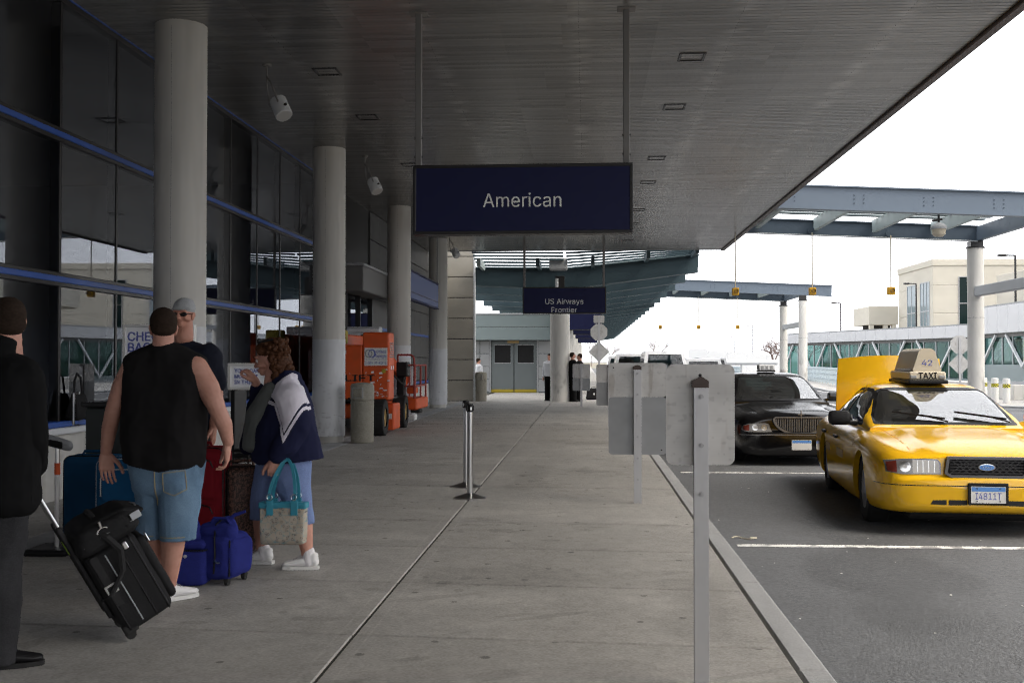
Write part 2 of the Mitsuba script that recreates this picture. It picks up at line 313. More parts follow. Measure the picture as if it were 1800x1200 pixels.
put('kerb_run', bx(1.005, 1.155, 26.4, 330, -.5, .002, .012), 'm_kerb', kb)
def marking(*a):
    for i, q in enumerate(a): struct('road_marking', bx(*q, ROAD - .02, ROAD + .004), 'm_line')
marking((1.33, 6.4, 9.87, 9.975), (1.38, 6.4, 16.32, 16.42), (1.4, 6.4, 22.8, 22.9), (1.4, 6.4, 3.5, 3.6), (9.2, 9.32, -10, 200), (12.6, 12.7, 36, 200))
# litter on the asphalt, gutter leaf and a few scraps on the road
lit = []
for i in range(46):
    x, y, s = 1.3 + rng.random() * 3.6, 5.2 + rng.random() * 10, .004 + .007 * rng.random() ** 2
    m = trimesh.creation.icosphere(0, s); m.apply_transform(tf(x, y, ROAD + .002, 90 * rng.random()) @ np.diag([1.4, .8, .35, 1])); lit.append(m)
put('road_grit', cat(lit), 'm_offwhite', None, kind='stuff'); tag('road_grit', 'small pale grit scattered over the dark asphalt of the parking bays', 'grit'); labels['road_grit']['kind'] = 'stuff'
a = np.linspace(0, 1, 9)
tag(put('paper_scrap', cat(tube(np.stack([1.33 + .22 * a, 10.28 + .06 * np.sin(a * 6), ROAD + .010 + .006 * np.sin(a * 9)], 1), .005, 5), bx(1.50, 1.56, 10.30, 10.34, ROAD + .004, ROAD + .012, .002)), 'm_cream'), 'crumpled pale paper scrap in the gutter beside the kerb', 'litter')
# traffic island with kerb on the far side of the road
isl = Polygon([(13.0, 60), (14.4, 40), (17.0, 36.6), (60, 35.0), (60, 260), (26, 260), (19.5, 130)])
m = trimesh.creation.extrude_polygon(isl, .5, engine='earcut'); m.apply_translation([0, 0, -.58]); struct('traffic_island', m, 'm_walk')
rim = np.array(isl.exterior.coords); ik = key('island_kerb'); labels[ik] = {'kind': 'structure'}
put('kerb_stone', cat([bar((*rim[i], -.19), (*rim[i + 1], -.19), .3, .25, .02) for i in (0, 1, 2, 6)]), 'm_kerb', ik)

# ================================================================== terminal building, left
tb = thing('terminal_building', 'dark glass terminal front with blue stripes behind the round columns', 'building')
XF = -5.6
YM = [12.88 + M * k for k in range(-24, 9)]          # mullions; the last is at 24.2
ZS = [.84, 2.34, 3.88, 5.38]
for k in range(len(YM) - 1):
    if YM[k + 1] < -22: continue
    for z0, z1 in zip(ZS[:-1], ZS[1:]):
        t = (random.random() - .5) * .004; y0, y1 = YM[k] + .02, YM[k + 1] - .02
        v = np.array([[XF + t, y0, z0 + .05], [XF - t, y1, z0 + .05], [XF - t + .002, y1, z1 - .05], [XF + t + .002, y0, z1 - .05]])
        put('pane', trimesh.Trimesh(v, [[0, 1, 2], [0, 2, 3]], process=False), 'm_facade_glass', tb)
for y in YM:
    if y > -22: put('mullion', bx(XF - .10, XF + .012, y - .024, y + .024, .80, 5.38, .003), 'm_darkframe', tb)
for z in ZS[1:]:
    put('transom', bx(XF - .08, XF + .03, -22, 24.2, z - .075, z + .075, .006), 'm_darkframe', tb)
    h = .031 if z < 5 else .016
    put('blue_stripe', bx(XF, XF + .045, -22, 24.2, z - h, z + h, .006), 'm_bluestripe', tb)
put('sill', bx(XF - .12, XF + .10, -22, 24.2, .70, .77, .01), 'm_white', tb)
put('blue_stripe', bx(XF - .1, XF + .07, -22, 24.2, .775, .835, .006), 'm_bluestripe', tb)
put('knee_wall', bx(XF - .25, XF, -22, 24.2, -.2, .70), 'm_column', tb)
put('interior_floor', bx(-18, XF - .26, -22, 24.2, -.3, .0), 'm_interior', tb)
put('interior_wall', cat(bx(-18.3, -18, -22, 24.2, -.3, 5.6), bx(-18, XF - .1, 24.22, 24.4, -.3, 5.6), bx(-18, XF - .1, -22.4, -22.2, -.3, 5.6)), 'm_interior', tb)
put('interior_ceiling', bx(-17.99, XF - .1, -22.19, 24.21, 5.42, 5.6), 'm_interior', tb)
# stone-clad bay after the glass, with courses
for j, (z0, z1) in enumerate([(0, .70)] + [(.84 + i * .76, .84 + (i + 1) * .76) for i in range(6)]):
    for i in range(10):
        y0 = 28.4 + i * 1.26
        put('wall_panel', bx(XF - .2, XF + .02, y0 + .012, y0 + 1.248, z0 + .012, min(z1, 5.37) - .012, .01), 'm_darkpanel' if j else 'm_column', tb)
put('wall_core', bx(XF - .4, XF - .02, 24.4, 41, -.3, 5.4), 'm_black', tb)
for z in (.77, 2.34): put('blue_stripe', bx(XF - .1, XF + .06, 28.4, 41, z - .04, z + .04, .006), 'm_bluestripe', tb)
# entrance bay between the glass and the stone-clad bay
put('wall', bx(XF - .4, XF, -75, -22.42, -.3, 5.4), 'm_darkpanel', tb)
put('entrance_hood', bx(-5.6, -4.98, 24.6, 28.2, 3.05, 3.62, .02), 'm_hood', tb)
put('entrance_hood_rim', bx(-5.61, -4.96, 24.58, 28.22, 3.62, 3.68, .01), 'm_grey', tb)
for y in (24.9, 26.4, 27.9): put('door_post', bx(-5.55, -5.42, y - .04, y + .04, 0, 3.05), 'm_darkframe', tb)
for y0, y1 in ((24.94, 26.36), (26.44, 27.86)):
    v = np.array([[-5.48, y0, .05], [-5.48, y1, .05], [-5.48, y1, 3.0], [-5.48, y0, 3.0]]); put('pane', trimesh.Trimesh(v, [[0, 1, 2], [0, 2, 3]], process=False), 'm_facade_glass', tb)
put('end_pier', bx(-5.6, -4.18, 41.02, 41.4, -.2, 6.0), 'm_darkpanel', tb)
for j in range(8):
    put('stone_block', bx(-5.62, -4.165, 40.96, 41.45, .02 + j * .765, .765 * (j + 1) - .01, .012), 'm_wallpanel', tb)
put('corner_trim', bx(-4.164, -4.10, 40.94, 41.2, 0, 6.0, .008), 'm_white', tb)

# ------------------------------------------------------------------ columns under the canopy
CX = -4.71
pos = ('nearest', 'second', 'third', 'fourth')
for i, y in enumerate([12.6, 20.1, 27.75, 35.15, 5.0, -2.5]):
    lab = f'round grey concrete column with paler painted foot, {pos[i]} of the row along the glass front' if i < 4 else 'round grey concrete column behind the camera'
    c = thing('column', lab, 'column', 'round columns along the terminal front')
    put('shaft', lathe([(.296, 1.87), (.296, 5.375)], 48, (CX, y, 0)), 'm_column', c, 40)
    put('painted_foot', lathe([(.290, .11), (.299, .115), (.299, 1.868), (.296, 1.87)], 48, (CX, y, 0)), 'm_colpaint', c, 40, label='pale painted lower shaft')
    put('base_ring', lathe([(.272, -.02), (.272, .108), (.0, .11)], 48, (CX, y, 0)), 'm_column', c, 40)
    put('seam', bx(CX - .002, CX + .002, y - .2975, y - .29, 1.87, 5.3), 'm_grey', c)

# ------------------------------------------------------------------ canopy
cp = thing('terminal_canopy', 'broad dark canopy with ribbed metal soffit over the pavement', 'canopy')
SZ, XE, YE = 5.38, 4.70, 39.0
bd = []
pitch = .1066
for k in range(int((YE + 22) / pitch)):
    y0 = YE - (k + 1) * pitch; jit = rng.random() * 2.4; x = XF - .2 + 0.
    cuts = [XF - .1] + [c for c in np.arange(-5.6 + 1.84, XE, 1.84) if XF + .3 < c < XE - .3] + [XE]
    for a, b in zip(cuts[:-1], cuts[1:]):
        t1, t2 = (rng.random(2) - .5) * .0018
        q = np.array([(y0 + .010, 0.), (y0 + .016, -.018), (y0 + pitch - .016, -.018), (y0 + pitch - .010, 0.)])
        v = np.array([[xx, yy, SZ + .014 + zz + s * (yy - y0) / pitch + e] for xx, e in ((a + .001, t2), (b - .001, -t2)) for (yy, zz), s in zip(q, [t1] * 4)])
        f = []
        for i in range(3): f += [[i, i + 1, 5 + i], [i, 5 + i, 4 + i]]
        bd.append(trimesh.Trimesh(v, f, process=False))
put('soffit_boards', cat(bd), 'm_soffit', cp, kind='stuff')
put('soffit_backing', bx(XF - .1, XE, -22, YE - .01, SZ + .013, SZ + .3), 'm_blackmatte', cp)
put('soffit_plain', bx(XF - .1, XE, -34, -22.01, SZ, SZ + .3), 'm_soffit', cp)
put('roof_slab', bx(XF - 1, XE + .02, -34, YE + .02, SZ + .31, SZ + .62), 'm_grey', cp)
put('edge_fascia', bx(XE + .004, XE + .13, -34, YE + .1, SZ - .05, SZ + .66, .012), 'm_brown', cp)
put('edge_fascia', bx(XF, XE, YE + .012, YE + .10, SZ - .02, SZ + .66, .012), 'm_grey', cp)
for x, ys in ((1.36, (14.3, 17.1, 21.4, 24.3, 28.7, 31.6, 36.0)), (-3.48, (14.7, 17.5, 21.8, 24.7, 29.1, 32.0))):
    for y in ys:
        l = put('recessed_light', cat(bx(x - .17, x + .17, y - .19, y - .155, SZ - .015, SZ + .05, .004), bx(x - .17, x + .17, y + .155, y + .19, SZ - .015, SZ + .05, .004),
                bx(x - .17, x - .135, y - .156, y + .156, SZ - .015, SZ + .05, .004), bx(x + .135, x + .17, y - .156, y + .156, SZ - .015, SZ + .05, .004)), 'm_darkframe', cp)
        put('lens', bx(x - .136, x + .136, y - .156, y + .156, SZ - .003, SZ + .01), 'm_hood', l)
for i, y in enumerate((14.3, 20.8, 27.4, 33.9)):
    fl = thing('canopy_floodlight', f'white can floodlight tilted under the canopy beside the {("nearest", "second", "third", "fourth")[i]} column', 'light', 'can floodlights under the canopy')
    c = np.array([-4.0, y, 4.80]); d = np.array([.42, -.35, -.84]); d /= np.linalg.norm(d)
    put('can', cat(tube([c - d * .14, c - d * .125, c + d * .13, c + d * .14], [.09, .112, .116, .108], 20)), 'm_white', fl, 40)
    put('lens', tube([c + d * .135, c + d * .143], [.10, .10], 20), 'm_lampinner', fl)
    put('bracket', cat(tube([c + [-.15, 0, .02], c + [-.19, .0, .30], c + [-.19, 0, .58]], .011, 8), tube([c + [.0, -.14, .05], c + [-.10, -.1, .3], c + [-.19, 0, .42]], .012, 6), cyl(c + [-.19, 0, .55], c + [-.19, 0, .585], .06, 14)), 'm_hanger', fl)
    put('knob', cyl(c + np.array([.08, -.10, .02]), c + np.array([.10, -.135, .02]), .018, 10), 'm_black', fl)

# ------------------------------------------------------------------ hanging airline signs
def hang_sign(cx, y, w, h, z0, lines, lab, th, tilt=0., ztop=SZ, name='hanging_sign', hx=None, lw=None):
    s = thing(name, lab, 'sign', 'dark blue hanging signs over the pavement')
    Mx = tf(cx, y, z0 + h / 2, 0, 0, 0)
    A = lambda m: moved(m, tf(cx, y, z0 + h / 2, tilt))
    put('panel', A(bx(-w / 2, w / 2, -.10, .10, -h / 2, h / 2, .012)), 'm_navy', s)
    e = .028
    put('frame', A(cat(bx(-w / 2 - .006, w / 2 + .006, -.108, .108, h / 2 - e, h / 2 + .008, .004), bx(-w / 2 - .006, w / 2 + .006, -.108, .108, -h / 2 - .008, -h / 2 + e, .004),
        bx(-w / 2 - .008, -w / 2 + e, -.107, .107, -h / 2 + e, h / 2 - e, .004), bx(w / 2 - e, w / 2 + .008, -.107, .107, -h / 2 + e, h / 2 - e, .004))), 'm_darkframe', s)
    for t, dz in lines:
        put('lettering', A(text_at(t, th, (0, -.1005, dz), X_, Z_, .006, width=lw)), 'm_letter', s)
    for q in (hx or (-w / 2 + .04, w / 2 - .06)):
        put('hanger', A(cat(bx(q - .035, q + .035, -.03, .03, h / 2 + .009, ztop - z0 - h / 2 + .01, .006), bx(q - .10, q + .10, -.08, .08, ztop - z0 - h / 2 - .018, ztop - z0 - h / 2 + .008, .003))), 'm_hanger', s)
        put('clamp', A(cat(cyl((q - .045, -.005, h / 2 + .12), (q + .045, -.005, h / 2 + .12), .014, 8), cyl((q - .045, -.005, h / 2 + .33), (q + .045, -.005, h / 2 + .33), .014, 8))), 'm_darkframe', s)
    return s
hang_sign(-.70, 12.3, 2.42, .755, 2.885, [('American', -.012)], 'large navy hanging sign reading American, nearest over the pavement', .15, -.35, lw=.865)
hang_sign(-.64, 33.0, 2.46, .775, 2.89, [('US Airways', -.03), ('Frontier', -.28)], 'navy hanging sign reading US Airways and Frontier beyond the nearest sign', .155)
for y, cx, z0, w, ln, nm in ((50.8, -.45, 2.93, 2.3, [('Continental', 0.), ], 'third'), (58., -.4, 2.9, 2.3, [('Delta', .05)], 'fourth'), (68., -.35, 2.9, 2.3, [('Northwest', .1)], 'fifth'), (84., -.3, 2.9, 2.3, [('United', .1)], 'sixth')):
    hang_sign(cx, y, w, .80, z0 - .03, [(t, d) for t, d in ln if t == 'Delta'], f'small far navy hanging sign, {nm} from the front of the row', .155, ztop=4.4)
# ================================================================== butterfly canopy on concrete columns
bc = thing('butterfly_canopy', 'long dark teal butterfly canopy of stepped beams and pale louvres beyond the ribbed soffit', 'canopy')
bprof = Polygon([(-5.25, 4.38), (-.95, 4.20), (-.55, 4.20), (4.12, 4.80), (4.15, 5.38), (-.55, 4.90), (-.95, 4.90), (-5.28, 4.95)])
bmesh = mikit.ply(prism(bprof, -.16, .16), 'm_teal')
flange = mikit.ply(cat(prism(Polygon([(-5.3, 4.954), (-.95, 4.904), (-.55, 4.904), (4.17, 5.384), (4.17, 5.42), (-.55, 4.94), (-.95, 4.94), (-5.3, 4.99)]), -.24, .24),
                       prism(Polygon([(-5.25, 4.34), (-.95, 4.16), (-.55, 4.16), (4.12, 4.76), (4.12, 4.796), (-.55, 4.196), (-.95, 4.196), (-5.25, 4.376)]), -.24, .24)), 'm_teal')
BY = [41.4 + 5.2 * k for k in range(24)]
for k, y in enumerate(BY):
    b = put('beam', bmesh, None, bc, M=tf(0, y, 0)); put('flange', flange, None, b, M=tf(0, y, 0))
rz = lambda x: 4.95 + (.1017 * (x + .55) if x > -.55 else -.0115 * (x + .95))
for x in (-3.8, -1.7, .25, 2.2, 3.9):
    put('rafter', bx(x - .05, x + .05, BY[0] + .17, BY[-1], rz(x) - .30, rz(x) - .015, .01), 'm_rafter' if x < -3 else 'm_teal', bc)
    put('rafter', bx(x - .06, x + .06, 39.15, BY[0] - .25, rz(x) - .14, rz(x) + .16, .01), 'm_rafter' if x < -3 else 'm_teal', bc)
lv = []
for y, dz in zip(np.linspace(39.3, 41.0, 5), np.linspace(.36, .05, 5)):
    put('front_louvre', bar((-4.05, y, rz(-4.05) + dz), (-.80, y, rz(-.80) + dz), .16, .055), 'm_teal', bc)
    put('front_louvre', bar((-.70, y, rz(-.70) + dz), (4.05, y, rz(4.05) + dz * .25), .16, .055), 'm_teal', bc)
for k in range(int((BY[-1] - BY[0]) / .42)):
    y = BY[0] + .25 + k * .42
    lv += [bar((-5.2, y, rz(-5.2) + .03), (-.80, y, rz(-.75) + .03), .20, .035), bar((-.70, y, rz(-.75) + .03), (4.05, y, rz(4.05) + .03), .20, .035)]
put('louvres', cat(lv), 'm_louver', bc, kind='stuff')
for k in range(13):
    y = 40.75 + 10.4 * k
    c = thing('concrete_column', f'stained round concrete column standing on the pavement under the butterfly canopy, {("first", "second", "third", "fourth", "fifth", "sixth", "seventh", "eighth", "ninth", "tenth", "eleventh", "twelfth", "thirteenth")[k]} from the front', 'column', 'concrete columns of the butterfly canopy')
    put('shaft', lathe([(.36, -.02), (.36, 3.75), (.345, 3.77), (.345, 3.9), (0, 3.9)], 40, (-.95, y, 0)), 'm_bigcol', c, 40)
    put('steel_cap', cat(bx(-1.12, -.78, y - .16, y + .16, 3.9, 4.6, .01), bx(-1.25, -.65, y - .25, y + .25, 3.9, 3.94, .005)), 'm_darkframe', c)
    if k == 0:
        put('capital', moved(rbox(-.33, .33, -.2, .2, -.22, .22, .05), tf(-1.0, y - .35, 5.0)), 'm_grey', c)
        put('wall_lamp', cat(tube([(-1.06, y - .22, 4.5), (-1.06, y - .22, 4.12)], .055, 12), bx(-1.1, -1.02, y - .2, y - .14, 4.2, 4.5)), 'm_white', c)

# ------------------------------------------------------------------ grey service building with double door, end of the pavement
sv = thing('service_building', 'low grey panelled building with double door and pale fascia at the end wall', 'building')
Y0 = 52.2
put('wall', cat(bx(-9.0, -4.52, Y0, Y0 + 5, -.1, 2.5), bx(-2.26, -1.62, Y0, Y0 + 5, -.1, 2.5), bx(-4.51, -2.27, Y0 + .12, Y0 + 5, -.1, 2.5)), 'm_door', sv)
for x0, x1 in ((-5.35, -5.02), (-4.98, -4.56), (-2.22, -1.66)):
    for j in range(4): put('wall_panel', bx(x0, x1, Y0 - .03, Y0 - .002, .05 + j * .6, .62 + j * .6, .008), 'm_grey', sv)
fy = Y0 - .55
for z0, z1 in ((2.47, 3.05), (3.07, 3.64)): put('fascia_panel', bx(-9, -1.62, fy, fy + .2, z0, z1, .012), 'm_fascia', sv)
put('roof', bx(-9.05, -1.58, fy - .03, Y0 + 5, 3.645, 3.72, .01), 'm_lightgrey', sv)
put('soffit', bx(-9, -1.63, fy + .21, Y0, 2.47, 2.52), 'm_grey', sv); put('fascia_core', bx(-9, -1.64, fy + .02, fy + .19, 2.49, 3.63), 'm_darkpanel', sv)
for x0, x1 in ((-4.46, -3.41), (-3.37, -2.32)):
    d = put('door', cat(bx(x0, x1, Y0 + .02, Y0 + .07, .16, 1.40, .006), bx(x0, x1, Y0 + .02, Y0 + .07, 2.24, 2.40, .006), bx(x0, x0 + .17, Y0 + .02, Y0 + .07, 1.40, 2.24), bx(x1 - .14, x1, Y0 + .02, Y0 + .07, 1.40, 2.24)), 'm_door', sv)
    put('window', bx(x0 + .17, x1 - .14, Y0 + .05, Y0 + .06, 1.40, 2.24), 'm_black', d)
    for z in (1.39, 2.25): put('window_frame', bx(x0 + .15, x1 - .12, Y0 + .005, Y0 + .025, z - .02, z + .02, .004), 'm_grey', d)
    put('kick_strip', bx(x0, x1, Y0 + .015, Y0 + .06, .02, .155, .004), 'm_safety', d)
put('door_frame', cat(bx(-4.55, -4.47, Y0 - .04, Y0 + .08, 0, 2.47, .005), bx(-2.31, -2.23, Y0 - .04, Y0 + .08, 0, 2.47, .005)), 'm_grey', sv)
put('exit_sign', bx(-3.7, -3.15, Y0 - .02, Y0 + .015, 2.33, 2.44, .004), 'm_tan', sv)

# ------------------------------------------------------------------ crossing canopies (two), sloped beams on round posts
def crossing(yf, yr, lab, xl, lamp):
    c = thing('crossing_canopy', lab, 'canopy', 'slate blue crossing canopies over the road')
    sl = -.044; xr = 12.25 if yf > 40 else 11.8
    z = lambda x: (5.53 if yf > 40 else 5.42) + sl * (x - 4.9)
    def beam(y, x1, h, m, w=.26):
        ms = [bar((xl, y, z(xl) + h / 2), (x1, y, z(x1) + h / 2), .10, h - .06)]
        for dz in (.015, h - .015): ms.append(bar((xl, y, z(xl) + dz), (x1, y, z(x1) + dz), w, .03))
        b = put('beam', cat(ms), m, c)
        return b
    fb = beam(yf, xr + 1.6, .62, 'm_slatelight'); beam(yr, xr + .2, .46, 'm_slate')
    for x in np.arange(xl + .3, xr, 1.75):
        for dx in (-.12, .12):
            for dz in (.2, .3, .4): put('bolt', cyl((x + dx, yf - .066, z(x) + dz), (x + dx, yf - .048, z(x) + dz), .020, 6), 'm_slate', c)
    for x in np.arange(xl + .3, xr + .3, 1.75):
        r = put('rafter', bar((x, yf + .14, z(x) + .32), (x, yr - .14, z(x) + .32), .12, .36), 'm_rafter', c)
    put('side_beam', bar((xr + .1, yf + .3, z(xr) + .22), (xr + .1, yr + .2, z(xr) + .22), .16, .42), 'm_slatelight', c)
    for j, y in enumerate(np.arange(yf + .4, yr - .2, .62)):
        put('louvre', bar((xl, y, z(xl) + .56), (xr, y, z(xr) + .56), .30, .04), 'm_louver', c)
    put('tie_rod', tube([(xl, yr - .2, z(xl) - .02), (xr, yr - .2, z(xr) - .02)], .022, 6), 'm_lightgrey', c)
    put('cross_tie', bar((xr, yf, 3.58), (xr, yr, 3.58), .22, .30, .02), 'm_lightgrey', c)
    for y in (yf, yr):
        p = put('post', lathe([(.24, -.3), (.24, 4.93), (0, 4.93)], 32, (xr, y, 0)), 'm_bigcol', c, 40)
        put('post_head', cat(bx(xr - .18, xr + .18, y - .18, y + .18, 4.93, z(xr) - .003, .01), lathe([(.27, 4.90), (.27, 4.94), (0, 4.94)], 24, (xr, y, 0))), 'm_darkframe', p)
        put('joint', lathe([(.243, 2.78), (.243, 2.80)], 32, (xr, y, 0)), 'm_grey', p)
    for x in ((4.62, 7.0, 9.4) if yf > 40 else (4.55, 6.86, 9.2)):
        sg = thing('hanging_signal', f'yellow signal box on a thin rod below the {"nearer" if yf < 40 else "farther"} crossing canopy, {("left", "middle", "right")[round((x - 4.6) / 2.4)]} one', 'signal box', 'yellow signal boxes over the lanes')
        put('rod', tube([(x, yr - .32, z(x) + .05), (x, yr - .32, 3.70)], .018, 8), 'm_cream', sg)
        put('box', rbox(x - .10, x + .10, yr - .42, yr - .22, 3.48, 3.71, .02), 'm_yellow', sg)
        put('visor', cat(tube([(x + .02, yr - .42, 3.6), (x + .02, yr - .49, 3.6)], .06, 14, False)), 'm_grey', sg)
        put('rosette', cyl((x, yr - .22, z(x) + .12), (x, yr - .14, z(x) + .12), .11, 16), 'm_slate', sg)
    if lamp:
        x, y = 9.4, 30.4
        g = thing('canopy_lamp', 'pale bell lamp hanging under the nearer crossing canopy', 'lamp')
        put('stem', cat(tube([(x + .05, y, z(x) + .3), (x + .05, y, z(x) - .08)], .03, 8), tube([(x - .12, y, z(x) + .02), (x + .14, y, z(x) + .06)], .03, 8)), 'm_darkframe', g)
        put('shade', lathe([(.05, .02), (.16, -.04), (.21, -.10), (.21, -.16), (.19, -.16)], 24, (x + .05, y, z(x) - .05)), 'm_lightgrey', g, 40)
        put('globe', lathe([(.185, -.16), (.17, -.30), (.10, -.36), (0, -.37)], 24, (x + .05, y, z(x) - .05)), 'm_cream', g, 40)
crossing(29.0, 34.5, 'slate blue crossing canopy with pale rafters over the road, nearer and larger one', 3.2, True)
crossing(63.7, 69.9, 'slate blue crossing canopy over the road, farther and smaller one', 3.4, False)

# ------------------------------------------------------------------ glazed walkway buildings on the traffic island
def walkway(p0, p1, zb, zt, base, lab, panel, brace, flip=1):
    w = thing('glazed_walkway', lab, 'building', 'glazed walkways across the road')
    p0, p1 = np.array(p0, float), np.array(p1, float); L = np.linalg.norm(p1 - p0); d = (p1 - p0) / L; nrm = np.array([d[1], -d[0]]) * flip    # towards the back
    ang = math.degrees(math.atan2(d[1], d[0])); Mx = np.eye(4); Mx[:2, 0], Mx[:2, 1], Mx[:2, 3] = d, nrm, p0
    if np.linalg.det(Mx[:3, :3]) < 0: pass
    A = lambda m: (lambda q: (q.invert() if np.linalg.det(Mx[:3, :3]) < 0 else None, q)[1])(moved(m, Mx))
    n = int(round(L / panel)); s = L / n; D = 3.6
    for i in range(n): put('fascia_panel', A(bx(i * s + .012, (i + 1) * s - .012, -.30, -.1, zb, zt, .015)), 'm_fasciapanel', w)
    put('roof', A(bx(-.05, L + .05, -.28, D, zt + .005, zt + .1)), 'm_grey', w); put('ceiling', A(bx(0, L, -.09, D, zb - .02, zb + .2)), 'm_grey', w)
    put('floor', A(bx(0, L, -.05, D, -.3, .05)), 'm_grey', w)
    put('base_panel', A(bx(0, L, -.04, .06, -.3, base)), 'm_fascia', w); put('base_panel', A(bx(0, L, D - .06, D + .04, -.3, base)), 'm_fascia', w)
    mu = []
    for i in range(n + 1):
        for y in (0, D): mu.append(bx(i * s - .04, i * s + .04, y - .05, y + .05, base, zb - .02))
    for q in mu: put('mullion', A(q), 'm_lightgrey', w)
    put('head_rail', A(cat(bx(0, L, -.06, .06, zb - .22, zb - .025), bx(0, L, D - .06, D + .06, zb - .22, zb - .025))), 'm_hood', w)
    for y in (0, D):
        for i in range(n):
            v = np.array([[i * s + .04, y, base], [(i + 1) * s - .04, y, base], [(i + 1) * s - .04, y, zb - .22], [i * s + .04, y, zb - .22]])
            put('pane', A(trimesh.Trimesh(v, [[0, 1, 2], [0, 2, 3]], process=False)), 'm_tealglass', w)
    k = int(L / brace)
    for i in range(k):
        a, b = i * L / k, (i + .5) * L / k; c = (i + 1) * L / k
        for q, r in ((a, b), (c, b)):
            for y in (-.10, D + .1): put('brace', A(bar((q, y, base - .1), (r + (q - r) * .25, y, zb - .1), .13, .13)), 'm_white', w)
    for x in (0, L):
        put('end_post', A(bx(x - .12, x + .12, -.25, .12, -.3, zb - .002, .02)), 'm_lightgrey', w)
walkway((23, 24), (23, 66), 3.03, 4.52, 1.3, 'near glazed walkway with tall grey fascia behind the bollards', 1.5, 6.0)
walkway((25.2, 71), (17.5, 100), 3.02, 3.78, .35, 'long teal glazed walkway with white diagonal braces beyond the taxi', 1.5, 6.0)
wk = 'glazed_walkway'
put('brace', bar((22.5, 59.0, .15), (22.5, 53.0, 3.1), .22, .22), 'm_lightgrey', wk, label='thick slanting outer strut')

# ------------------------------------------------------------------ beige tower and car park
tw = thing('beige_tower', 'beige stair tower with tall dark window behind the glazed walkway', 'building')
tx0, tx1, ty0, ty1 = 34.2, 44.5, 112., 124.
for j, (z0, z1) in enumerate(((-.3, 3.4), (3.42, 6.2), (6.22, 9.0), (9.02, 10.9))):
    put('wall_course', bx(tx0, tx1, ty0, ty1, z0, z1, .02), 'm_beige', tw)
put('cornice', bx(tx0 - .12, tx1 + .12, ty0 - .12, ty1 + .12, 10.9, 11.55, .05), 'm_beige', tw)
def window(par, x0, x1, y0, y1, z0, z1, m, nv=1):
    f = put('window', bx(x0, x1, y0, y1, z0, z1), m, par)
    e = .05
    if abs(y1 - y0) > abs(x1 - x0):
        put('frame', cat([bx(x0 - e, x1, y0 + (y1 - y0) * i / nv - .05, y0 + (y1 - y0) * i / nv + .05, z0, z1) for i in range(nv + 1)] + [bx(x0 - e, x1, y0, y1, z - .05, z + .05) for z in (z0, (z0 + z1) / 2, z1)]), 'm_lightgrey', f)
    else:
        put('frame', cat([bx(x0 + (x1 - x0) * i / nv - .05, x0 + (x1 - x0) * i / nv + .05, y0 - e, y1, z0, z1) for i in range(nv + 1)] + [bx(x0, x1, y0 - e, y1, z - .05, z + .05) for z in (z0, (z0 + z1) / 2, z1)]), 'm_grey', f)
mat('m_winblue', (.14, .20, .23), .1, specular=.5); mat('m_windark', (.010, .022, .022), .12, specular=.12)
window(tw, 36.7, 38.1, ty0 - .02, ty0 + .1, 4.6, 9.8, 'm_windark'); window(tw, tx0 - .02, tx0 + .1, 113.0, 116.0, 3.6, 9.4, 'm_winblue', 3); window(tw, tx0 - .02, tx0 + .1, 117.6, 120.6, 3.6, 9.4, 'm_winblue', 2)
dk = thing('parking_deck', 'low beige open car park deck left of the stair tower', 'building')
put('parapet', bx(31.0, 34.15, 124., 131, 5.5, 7.5, .03), 'm_beige', dk); put('slab', bx(31.1, 34.1, 124.2, 131, 4.2, 4.6), 'm_beige', dk)
for x in (31.1, 32.6, 33.5): put('pillar', bx(x, x + .45, 124.1, 124.6, 4.6, 5.5), 'm_beige', dk)
put('inner_wall', bx(31.1, 34.1, 127, 127.3, 4.6, 5.5), 'm_interior', dk)
put('lower_wall', bx(31.0, 34.1, 124.2, 131, -.3, 4.2), 'm_beige', dk)
gr = thing('car_park', 'long beige multi storey car park beyond the right edge, seen also in the glass front', 'building')
for z0, z1 in ((3.2, 4.6), (6.3, 7.6), (8.3, 9.0)): put('parapet', bx(36, 36.5, 30, 100, z0, z1, .03), 'm_beige', gr)
for z in (3.2, 6.3): put('deck', bx(36.5, 70, 30, 100, z - .1, z + .25), 'm_beige', gr)
put('back_wall', bx(69.5, 70, 30, 100, -.3, 9), 'm_interior', gr); put('ground_wall', bx(36.2, 36.5, 30, 100, -.3, 1.4), 'm_beige', gr)
for y in np.arange(31, 98, 8.): put('pillar', bx(36.05, 36.7, y, y + .8, -.3, 9), 'm_beige', gr)
put('top_wall', bx(36.02, 36.6, 30, 100, 7.6, 8.3), 'm_beige', gr)

# ------------------------------------------------------------------ lamps, rails, bollards, far things
def lamp_post(x, y, h, lab, arm=-.75):
    l = thing('street_lamp', lab, 'street lamp', 'street lamps along the far road')
    put('pole', tube([(x, y, -.3), (x, y, h)], [.10, .07], 10), 'm_darkframe', l)
    put('head', cat(bar((x, y, h), (x + arm, y, h + .02), .09, .09), rbox(x + arm - .42 if arm < 0 else x + arm - .1, x + arm + .1 if arm < 0 else x + arm + .42, y - .22, y + .22, h - .07, h + .10, .05)), 'm_darkframe', l)
    put('base', bx(x - .2, x + .2, y - .2, y + .2, -.35, .3, .03), 'm_grey', l)
lamp_post(32.0, 110, 9.0, 'dark street lamp standing before the beige tower'); lamp_post(32.9, 146, 9.0, 'dark street lamp left of the car park deck')
lamp_post(30.1, 80, 8.9, 'dark street lamp above the near walkway, rightmost one'); lamp_post(35., 236, 9, 'small far street lamp, third from the beige tower'); lamp_post(46, 348, 9, 'small far street lamp, fourth from the beige tower'); lamp_post(60, 520, 9, 'tiny far street lamp, fifth from the beige tower')
